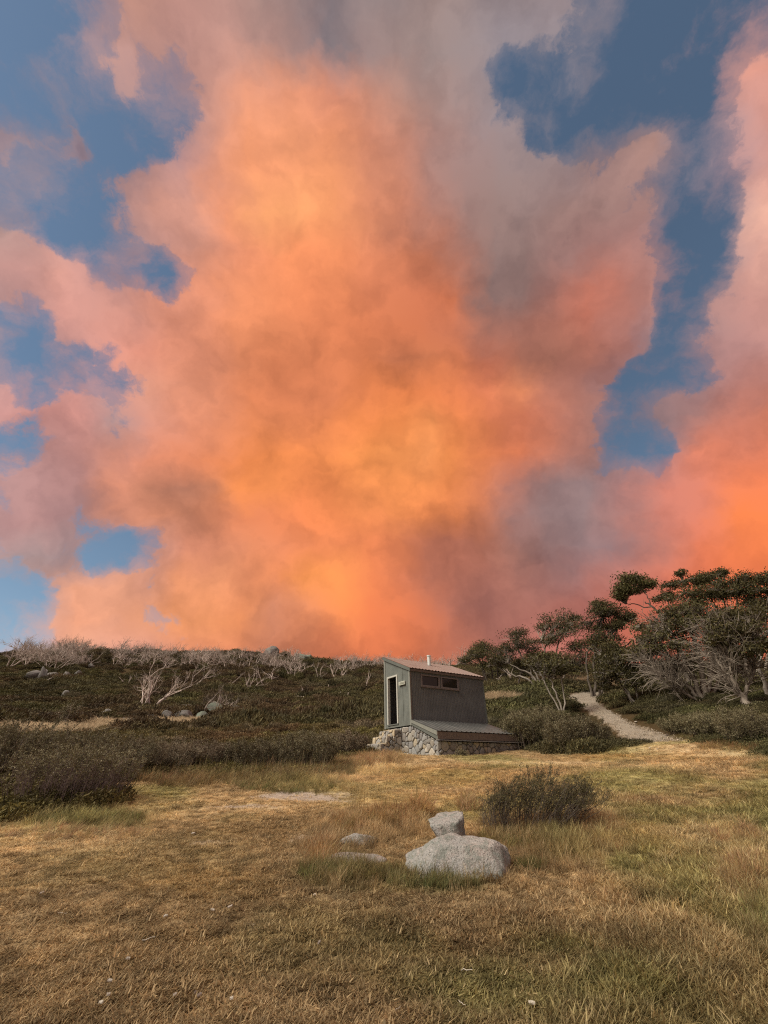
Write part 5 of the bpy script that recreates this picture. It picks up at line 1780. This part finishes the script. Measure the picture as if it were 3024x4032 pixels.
gum('snow_gum', 2490, 30, [L((2500, 2752, 0), (2470, 2720, 0), (2440, 2680, 0), (2420, 2640, 0), r=(.10, .05)), L((2505, 2752, .2), (2500, 2700, .2), (2480, 2650, .2), r=(.09, .04)), L((2495, 2752, .5), (2440, 2690, .5), (2400, 2620, .5), r=(.09, .04))],
    [(2400, 2555, 120, 60, .6, 2), (2440, 2590, 120, 60, .2, 0), (2400, 2620, 120, 70, .3, 2), (2470, 2620, 130, 70, 0, 1), (2520, 2640, 100, 60, .3, 1), (2440, 2665, 150, 60, -.2, 0), (2500, 2690, 120, 60, -.2, 1), (2400, 2690, 100, 60, .2, 0)], 606, 'low bushy green snow gum on the right side of the path', m_bark_pale, 1.15, leaf=.07)
gum('snow_gum', 2720, 34, [L((2720, 2720, 0), (2680, 2560, 0), (2620, 2450, 0), (2575, 2395, 0), (2540, 2370, 0), r=(.18, .06)), L((2575, 2395, 0), (2500, 2380, 0), (2465, 2378, 0), r=(.07, .03), root=False), L((2560, 2380, 0), (2545, 2340, 0), (2525, 2320, 0), r=(.06, .03), root=False)],
    [(2495, 2292, 120, 40, 0, 2), (2460, 2322, 100, 48, 0, 1), (2535, 2302, 80, 36, .2, 2), (2440, 2355, 60, 44, .1, 1), (2500, 2325, 90, 36, -.3, 2)], 607, 'lone windswept flat crown on bare branches, leaning out to the left above the grove', m_bark_dark, 1.15, twigs=1.2)
gum('snow_gum', 2765, 28.5, [
    L((2755, 2742, 0), (2700, 2700, -.3), (2620, 2660, -.6), (2560, 2640, -.8), r=(.15, .05)), L((2760, 2742, 0), (2715, 2655, 0), (2640, 2590, .2), (2560, 2550, .3), r=(.20, .05)), L((2770, 2742, .2), (2760, 2640, .2), (2740, 2540, .3), (2700, 2450, .3), r=(.24, .06)), L((2775, 2742, .4), (2800, 2640, .4), (2815, 2540, .4), (2800, 2450, .4), r=(.18, .05)),
    L((2750, 2742, -.4), (2690, 2725, -.7), (2640, 2690, -1.0), (2600, 2660, -1.2), r=(.12, .04)), L((2700, 2640, 0), (2620, 2620, -.3), (2540, 2600, -.5), r=(.10, .04), root=False), L((2740, 2560, .3), (2660, 2500, .3), (2600, 2470, .3), r=(.11, .04), root=False), L((2660, 2660, -.6), (2640, 2620, -.8), (2700, 2600, -.9), (2760, 2590, -.9), r=(.08, .035), root=False), L((2780, 2742, .6), (2850, 2640, .8), (2890, 2540, .8), r=(.16, .05))],
    [(2560, 2470, 130, 50, .3, 6), (2620, 2430, 150, 50, .3, 6), (2700, 2412, 160, 50, .3, 2), (2780, 2405, 150, 46, .4, 3), (2520, 2525, 110, 60, .4, 1), (2590, 2510, 130, 50, -.3, 1), (2670, 2475, 150, 50, -.5, 6), (2750, 2470, 150, 46, -.5, 2), (2490, 2570, 70, 50, 0, 5), (2850, 2440, 130, 50, .6, 8), (2560, 2570, 120, 50, -.6, 5), (2640, 2550, 130, 44, -.7, 6)], 608, 'big spreading snow gum with a tangle of bare grey limbs, right of the path', m_bark_live, .42, twigs=1.7, r_foot=.2, bare=620)
gum('snow_gum', 2830, 38, [L((2820, 2710, 0), (2790, 2560, 0), (2760, 2420, 0), (2730, 2330, 0), r=(.17, .05)), L((2835, 2710, .3), (2830, 2560, .3), (2820, 2430, .3), (2800, 2350, .3), r=(.16, .05)), L((2730, 2350, 0), (2700, 2310, 0), (2685, 2285, 0), r=(.05, .03), root=False), L((2640, 2390, 0), (2620, 2340, 0), r=(.05, .03), root=False), L((2845, 2710, .5), (2870, 2560, .5), (2860, 2400, .5), (2830, 2310, .5), r=(.14, .05))],
    [(2682, 2262, 44, 24, 0, 2), (2725, 2295, 110, 34, 0, 2), (2790, 2275, 110, 36, .5, 4), (2660, 2310, 80, 40, 0, 2), (2830, 2265, 70, 30, .5, 4), (2620, 2350, 70, 40, 0, 3), (2700, 2355, 130, 40, -.5, 0), (2790, 2340, 150, 40, -.6, 1), (2850, 2345, 120, 40, -.3, 1), (2740, 2385, 120, 36, -.6, 0)], 609, 'tallest snow gum behind the tangle, with stepped flat foliage tiers against the sky', m_bark_live, 1.0)
gum('snow_gum', 2990, 37, [L((2960, 2710, 0), (2930, 2560, 0), (2910, 2430, 0), (2900, 2340, 0), r=(.17, .05)), L((2990, 2710, .3), (2990, 2560, .3), (2975, 2420, .3), (2960, 2330, .3), r=(.16, .05)), L((3010, 2710, .2), (3030, 2560, .2), (3030, 2430, .2), (3030, 2350, .2), r=(.16, .05))],
    [(2900, 2290, 110, 34, 0, 0), (2960, 2282, 120, 40, .3, 1), (3025, 2290, 110, 44, .2, 2), (2930, 2325, 120, 34, -.3, 0), (3000, 2330, 130, 40, -.3, 2), (3030, 2390, 120, 60, -.5, 2), (2960, 2390, 100, 40, .4, 1)], 610, 'flat-topped snow gum at the right edge behind the others', m_bark_live, 1.0)
gum('snow_gum', 2955, 24, [L((2965, 2800, 0), (2920, 2745, 0), (2865, 2670, 0), (2820, 2590, .2), (2800, 2520, .3), r=(.24, .06)), L((2900, 2720, 0), (2880, 2620, -.2), (2890, 2530, -.2), r=(.13, .05), root=False), L((2930, 2760, 0), (2960, 2650, .3), (2960, 2540, .3), r=(.13, .05), root=False), L((2865, 2670, 0), (2840, 2560, .4), (2860, 2480, .4), r=(.10, .04), root=False)],
    [(2870, 2440, 130, 50, .2, 1), (2930, 2430, 120, 50, .3, 2), (2820, 2470, 110, 50, .3, 3), (2900, 2490, 130, 50, -.3, 1), (2970, 2480, 110, 60, .3, 2), (2840, 2530, 110, 44, -.4, 0), (3000, 2540, 90, 60, .2, 2), (2930, 2560, 110, 50, -.4, 2)], 611, 'nearest snow gum with a thick dark trunk leaning left, at the right side', m_bark_live, .5, twigs=1.6, bare=420)
gum('snow_gum', 3020, 27, [L((3026, 2760, 0), (3010, 2690, 0), (2985, 2620, 0), (2970, 2560, .1), (2920, 2500, .2), (2890, 2450, .2), r=(.15, .04)), L((2985, 2620, 0), (3010, 2560, .1), (3030, 2500, .2), r=(.07, .04), root=False), L((2970, 2560, .1), (2990, 2500, .1), (3010, 2440, .1), r=(.06, .03), root=False)],
    [(3020, 2430, 100, 50, .2, 2), (3040, 2490, 100, 50, .2, 1), (2890, 2420, 60, 30, .2, 0)], 612, 'mottled white-barked snow gum at the right picture edge', m_bark_pale, .8, bare=30)
BACK = [(1990, 62, 2650, 150, 60, 'small dark background gum low behind the left end of the grove'), (2080, 58, 2640, 170, 70, 'dark background gum seen between the pale leaning limbs behind the hut'),
        (2260, 56, 2625, 180, 80, 'dark background gum at the head of the path, behind the open-crowned one'), (2600, 46, 2650, 180, 90, 'dark background gum seen through the left part of the bare tangle'),
        (2700, 46, 2640, 190, 100, 'dark background gum behind the middle of the bare tangle'), (2880, 42, 2640, 190, 100, 'dark background gum behind the thick leaning trunk'),
        (2980, 40, 2650, 190, 110, 'dark background gum behind the mottled white trunk at the right edge'), (2380, 52, 2640, 170, 80, 'dark background gum behind the low bushy green one beside the path')]
for q, (px, rg, py, w_, h_, lab) in enumerate(BACK):
    gum('snow_gum', px, rg, [L((px - 20, py + 60, 0), (px - 30, py + 20, 0), (px - 25, py - 10, 0), r=(.12, .05)), L((px + 20, py + 60, .4), (px + 30, py + 20, .4), (px + 20, py - 5, .4), r=(.11, .05)), L((px, py + 60, -.4), (px + 5, py + 20, -.4), (px, py, -.4), r=(.11, .05))],
        [(px - 40, py - 10, w_ * .5, h_ * .7, 0, 0), (px + 40, py - 5, w_ * .5, h_ * .7, .4, 1), (px, py - 30, w_ * .55, h_ * .6, -.4, 2), (px, py + 20, w_ * .6, h_ * .6, .8, 2)], 620 + q, lab, m_bark_dark, .9, group='background snow gums in the grove')


# ------------------------------------------------------------------ dead trees
def dead_mesh(name, seed, n_main=4, height=4.0, lean=(.2, 0), spread=.55, fine=3, curl=.22, r0=.10, twigs=5):
    """bleached skeleton of a burnt snow gum: several stems from one foot, forking to fine bare twigs"""
    r = np.random.default_rng(seed)
    mb = MB()

    def grow(b, dv, L_, rad, lvl):
        n_ = 5 if lvl == 0 else 4
        P = [b]
        d_ = dv / np.linalg.norm(dv)
        for k_ in range(n_):
            d_ = d_ + r.normal(0, curl, 3) + np.array([lean[0] * .10, lean[1] * .1, .05])
            d_ /= np.linalg.norm(d_)
            P.append(P[-1] + d_ * L_ / n_)
        P = np.array(P)
        mb.tube(P, np.linspace(rad, rad * .42, len(P)), 6 if lvl == 0 else (4 if lvl == 1 else 3), r.uniform())
        if lvl >= fine:
            return
        nk = r.integers(3, 5) if lvl == 0 else r.integers(2, twigs)
        for k_ in range(nk):
            f_ = r.uniform(.35, 1.0)
            i = min(int(f_ * n_), n_ - 1)
            bb = P[i] + (P[i + 1] - P[i]) * (f_ * n_ - i)
            nd = d_ + r.normal(0, .55, 3)
            nd[2] = abs(nd[2]) * .8 + .15
            grow(bb, nd, L_ * r.uniform(.42, .66), rad * (1 - .5 * f_) * .62, lvl + 1)

    for i in range(n_main):
        a = 6.283 * i / max(n_main, 1) + r.uniform(-.5, .5)
        dv = np.array([math.cos(a) * spread + lean[0], math.sin(a) * spread + lean[1], 1.0])
        grow(np.array([math.cos(a) * r0 * .8, math.sin(a) * r0 * .8, -.15]), dv, height * r.uniform(.45, .62), r0 * r.uniform(.7, 1.1), 0)
    V = np.concatenate(mb.V)
    f_ = height / max(V[:, 2].max(), .1)
    mb.V = [v_ * np.array([f_, f_, f_]) for v_ in mb.V]
    return mb


DEAD = [  # foot px, py, height px, stems, lean x, spread, seed, label
    (556, 2806, 175, 3, -.12, .45, 701, 'tallest dead tree on the heath, its bleached stems forking to the left', 3),
    (590, 2800, 170, 4, .40, .50, 702, 'pale dead tree leaning right beside the tallest dead tree', 3),
    (745, 2722, 110, 3, .45, .45, 703, 'fine-twigged dead tree leaning right on the mid slope', 3),
    (802, 2820, 110, 3, .25, .50, 704, 'dead tree with a dark twiggy crown beside the rounded green-grey boulder', 3),
    (843, 2628, 62, 4, .05, .75, 705, 'spreading pale dead tree below the ridge', 3),
    (790, 2618, 58, 4, .05, .6, 706, 'bushy pale dead tree on the ridge, left of the spreading one', 3),
    (882, 2802, 54, 4, .05, .6, 707, 'small brown dead bush-like tree behind the flat slab', 3),
    (978, 2726, 86, 4, .15, .55, 708, 'dead tree with several upright stems left of centre on the slope', 2),
    (1034, 2710, 78, 1, .0, .1, 709, 'single slim dead snag with a pale broken top', 2),
    (1060, 2690, 62, 2, .25, .4, 710, 'forked dead tree right of the slim snag', 2),
    (1151, 2672, 66, 3, .05, .5, 711, 'small upright dead tree below the skyline outcrop', 3),
    (1190, 2668, 50, 4, .05, .7, 712, 'low spreading dead tree below the upright skyline boulder', 3),
    (1258, 2688, 78, 2, .15, .55, 713, 'twisted Y-shaped dead tree right of the low spreading one', 2),
    (1325, 2672, 60, 4, .05, .6, 714, 'round-crowned dead tree halfway between the Y-shaped tree and the hut', 3),
    (1439, 2726, 74, 1, .15, .1, 715, 'curved dead snag bending right, nearest left of the hut', 1),
    (1188, 2752, 44, 2, -.15, .5, 716, 'bleached broken stump with a fallen limb in the dark heath', 1),
    (1331, 2752, 24, 2, .0, .25, 717, 'short pair of pale stubs in the heath', 0),
    (1360, 2757, 26, 1, .2, .1, 718, 'short curved pale stub right of the pair of stubs', 0),
    (1288, 2716, 18, 1, .2, .1, 719, 'tiny pale stub on the slope above the stubs', 0),
    (217, 2640, 92, 4, .05, .7, 720, 'broad dead tree on the left skyline with many crooked limbs', 3),
    (100, 2622, 80, 4, -.05, .6, 721, 'crooked dead tree near the left end of the ridge', 3),
    (30, 2630, 90, 3, -.05, .5, 722, 'dead tree at the left picture edge on the ridge', 3),
    (690, 2730, 90, 2, .2, .5, 724, 'thin dead tree between the leaning dead trees on the mid slope', 3),
    (880, 2716, 70, 1, .2, .3, 725, 'short dead tree with a white elbow branch', 2),
    (500, 2700, 40, 2, -.2, .4, 726, 'small dead tree upslope left of the tallest dead tree', 2),
    (1435, 2600, 60, 4, .05, .55, 727, 'pale dead tree on the ridge just left of the hut roof', 3),
    (1520, 2615, 60, 4, .0, .55, 728, 'pale dead tree on the ridge above the hut barge board', 3),
    (1770, 2640, 70, 4, .0, .5, 729, 'pale dead tree showing above the hut roof, right of the vent pipe', 3),
    (1840, 2640, 100, 3, .0, .35, 730, 'tall thin dead tree above the right end of the hut roof', 3),
    (2015, 2708, 66, 2, -.3, .4, 731, 'pale dead trunk standing in the shade behind the hut', 1),
]
for (px, py, h_, nm, ln, spd, sd_, lab, fn) in DEAD:
    p = spot(px, py)
    s_ = m_per_px(p)
    root = empty('dead_tree' if h_ > 30 else 'dead_stub', p)
    tag(root, lab, 'dead tree' if h_ > 30 else 'stump')
    far_ = p[1] > 80
    mb = dead_mesh('trunk', sd_, nm, h_ * s_ * 1.15, (ln, 0), spd, fn, .2 if fn > 1 else .16, r0=min(.12, .015 * h_ * s_ + .025) * (1.0 if not far_ else 1.2), twigs=5)
    mb.build('trunk', m_bark_dead, root, smooth=True)

# the burnt forest along the ridge
PROTO = []
for i in range(7):
    mb = dead_mesh('trunk', 750 + i, 4, 3.4, (.06, 0), .5, 3, .2, r0=.070, twigs=6)
    PROTO.append(mb.build('trunk', m_bark_dead, None, smooth=True, linkit=False).data)
n_ridge = 0
for k_ in range(1600):
    if n_ridge >= 295:
        break
    px = r_.uniform(-20, 1900)
    sky_ = np.interp(px, [0, 150, 350, 560, 800, 1000, 1120, 1200, 1330, 1500, 1700, 1900], [2600, 2585, 2575, 2572, 2578, 2572, 2585, 2618, 2630, 2622, 2632, 2645])
    if 1195 < px < 1300 and r_.random() < .8:
        continue
    if vnoise(np.array([px * .012]), np.array([3.3]), 5)[0] + r_.normal(0, .12) < .26:
        continue
    rg = r_.uniform(100, 127)
    p = on_ground(px, rg)
    o = bpy.data.objects.new('dead_gum', PROTO[n_ridge % 7])
    o.location = (p[0], p[1], p[2] - .1)
    s0 = r_.uniform(.55, 1.2) * (1.15 if px < 520 else 1.0)
    o.scale = (s0 * r_.uniform(.9, 1.3), s0, s0)
    o.rotation_euler = (0, 0, r_.uniform(0, 6.28))
    link(o)
    tag(o, 'bleached bare tree among the burnt forest along the ridge', 'dead tree', 'burnt trees along the ridge')
    n_ridge += 1

# small live crowns on the slope and ridge
for q, (px, py, w_, h_, lab) in enumerate([
        (330, 2565, 150, 44, 'dark rounded live gum clump on the left skyline'), (318, 2608, 60, 46, 'dark round bush below the skyline clump on the left'), (415, 2588, 56, 30, 'dark bush on the ridge right of the skyline clump'), (470, 2592, 50, 26, 'dark bush on the ridge, farther right of the skyline clump'),
        (244, 2864, 86, 90, 'small dark-crowned tree with a pale trunk beside the dry grass strip'), (1262, 2618, 24, 24, 'tiny umbrella-shaped tree on the skyline'), (850, 2790, 130, 70, 'dark brown bushy tree behind the rounded green-grey boulder'),
        (290, 2760, 90, 36, 'light green bush beside a lone pale rock'), (1350, 2700, 130, 40, 'olive bush mound on the slope left of the curved snag'), (1120, 2580, 50, 26, 'dark bush by the ridge outcrop'), (1480, 2690, 100, 40, 'dark bush behind the left corner of the hut'), (1225, 2720, 120, 40, 'dark olive bush mound around the bleached stump'),
        (975, 2790, 150, 60, 'dark twiggy bush mass right of the flat slab')]):
    p = spot(px, py)
    s_ = m_per_px(p)
    W_, H_ = w_ * s_, h_ * s_
    shrub('live_bush', (p[0], p[1], p[2] - .05), W_, W_ * .8, H_, 800 + q, 16, 1800, max(.05, s_ * 1.7), (.05, 0), .45 if q == 4 else .3, m_bark_dead if q in (4,) else m_shrub_twig, m_green_leaf if q != 6 else m_brown_leaf, lab, 'tree' if 'tree' in lab or 'gum' in lab else 'shrub', spread=.15 if q in (4, 5) else .6, flat=.7)

# fallen white limb on the far left slope
p = spot(146, 2698)
mb = MB()
s_ = m_per_px(p)
mb.tube(bez([(-.9, 0, .5), (-.3, -.2, .25), (.6, -.3, .3), (1.6, -.2, .75), (2.0, -.1, 1.0)], 10), np.linspace(.12, .04, 22)[:len(bez([(0, 0, 0)] * 5, 10))], 6)
lg = mb.build('fallen_limb', m_bark_dead, smooth=True, loc=p)
tag(lg, 'bleached fallen limb lying below the tall narrow boulder', 'log')
p = spot(1180, 2758)
mb = MB()
mb.tube(bez([(-1.6, 0, .35), (-.6, -.1, .45), (.5, 0, .4)], 10), .09, 6)
lg = mb.build('fallen_limb', m_bark_dead, smooth=True, loc=p)
tag(lg, 'bleached fallen limb at the foot of the broken stump', 'log')

# ------------------------------------------------------------------ bark chips and white pebbles on the turf
m_chip = mat_simple('bleached_chip', (.40, .36, .30), (.54, .49, .42), 20, .8, .2)
CHIPS = [(905, 3590, 22, .9, 'white bark chip in the brown turf, the brighter of the close pair'), (834, 3600, 18, -.4, 'small pale bark chip just left of the brightest chip'), (650, 3627, 16, .3, 'pale bark chip left of the close pair of chips'),
         (582, 3720, 50, .1, 'long grey twig lying on the left turf'), (496, 3803, 16, .4, 'small white chip below the long grey twig'), (424, 3887, 20, .2, 'white chip low on the left turf, above two others'), (394, 3978, 22, -.2, 'white chip nearest the bottom left'), (421, 3945, 14, .6, 'tiny white chip between two larger ones at bottom left'),
         (778, 3948, 22, 1.1, 'slender white chip standing on edge at the bottom'), (760, 3938, 14, 1.3, 'smaller white chip beside the slender one'), (684, 3950, 16, .8, 'pale chip left of the slender white chip at the bottom'), (910, 3963, 14, .1, 'small pale chip right of the slender white chip'),
         (240, 3613, 34, .3, 'pale flat bark piece on the left turf'), (160, 3533, 20, 1.2, 'thin pale chip far left on the turf'), (1255, 3735, 20, 1.0, 'tan leaf-like chip in the centre turf'), (1240, 3530, 22, .2, 'grey-white stone chip left of the boulders, in the turf edge'),
         (1820, 3980, 46, -1.1, 'forked pale twig in the green turf at the bottom'), (1840, 3845, 60, -.8, 'long pale grass stalk lying in the turf, right of centre'), (2100, 3980, 28, -.5, 'short straw piece in the green turf at the bottom'), (1570, 4000, 44, .9, 'pale stick end at the bottom centre'),
         (760, 3288, 22, .2, 'small white stone on the far brown turf'), (2560, 2951, 14, .0, 'white stone on the near end of the gravel path, left one'), (2590, 2953, 12, .2, 'white stone on the near end of the gravel path, right one'), (2410, 3155, 14, .2, 'pale stone on the turf right of the bent bush'), (2463, 3198, 12, .3, 'tiny pale stone on the turf, lower right of the bent bush'), (2505, 2848, 16, .1, 'white stone at the right border of the gravel path')]
for q, (px, py, l_, ang, lab) in enumerate(CHIPS):
    p = spot(px, py)
    s_ = m_per_px(p)
    Lh = l_ * s_ * 1.0
    stone_ = 'stone' in lab
    r = np.random.default_rng(900 + q)
    if stone_:
        o = rock('white_stone', (p[0], p[1], p[2] + Lh * .25), (Lh * .7, Lh * .55, Lh * .30), m_chip, 900 + q, ang, sub=3, label=lab, cat='stone')
        continue
    wd = Lh * (.07 if l_ > 30 else .22)
    mb = MB()
    n_ = 5
    P = np.stack([np.linspace(-Lh / 2, Lh / 2, n_), r.normal(0, Lh * .04, n_), np.abs(r.normal(0, Lh * .05, n_)) + .012], 1)
    if l_ > 30:
        mb.tube(P, np.linspace(wd * .5, wd * .25, n_), 5)
    else:
        half = np.array([.35, .9, 1, .8, .25]) * wd / 2
        for z_ in (0, .006):
            mb.add(np.concatenate([P + np.stack([0 * half, half, 0 * half + z_ + .008], 1), P + np.stack([0 * half, -half, 0 * half + z_], 1)]))
        top = [[10 + i, 11 + i, 16 + i, 15 + i][::-1] for i in range(4)]
        bot = [[i, i + 1, 6 + i, 5 + i] for i in range(4)]
        sid = [[i, i + 1, 11 + i, 10 + i][::-1] for i in range(4)] + [[5 + i, 6 + i, 16 + i, 15 + i] for i in range(4)] + [[0, 5, 15, 10], [4, 14, 19, 9]]
        mb.Q.append(np.array(top + bot + sid))
    o = mb.build('twig' if l_ > 30 else 'bark_chip', m_chip, smooth=False, loc=(p[0], p[1], p[2] + .012))
    o.rotation_euler = (r.uniform(-.3, .3), r.uniform(-.25, .25), ang)
    tag(o, lab, 'twig' if l_ > 30 else 'chip', 'bark chips and twigs on the turf')
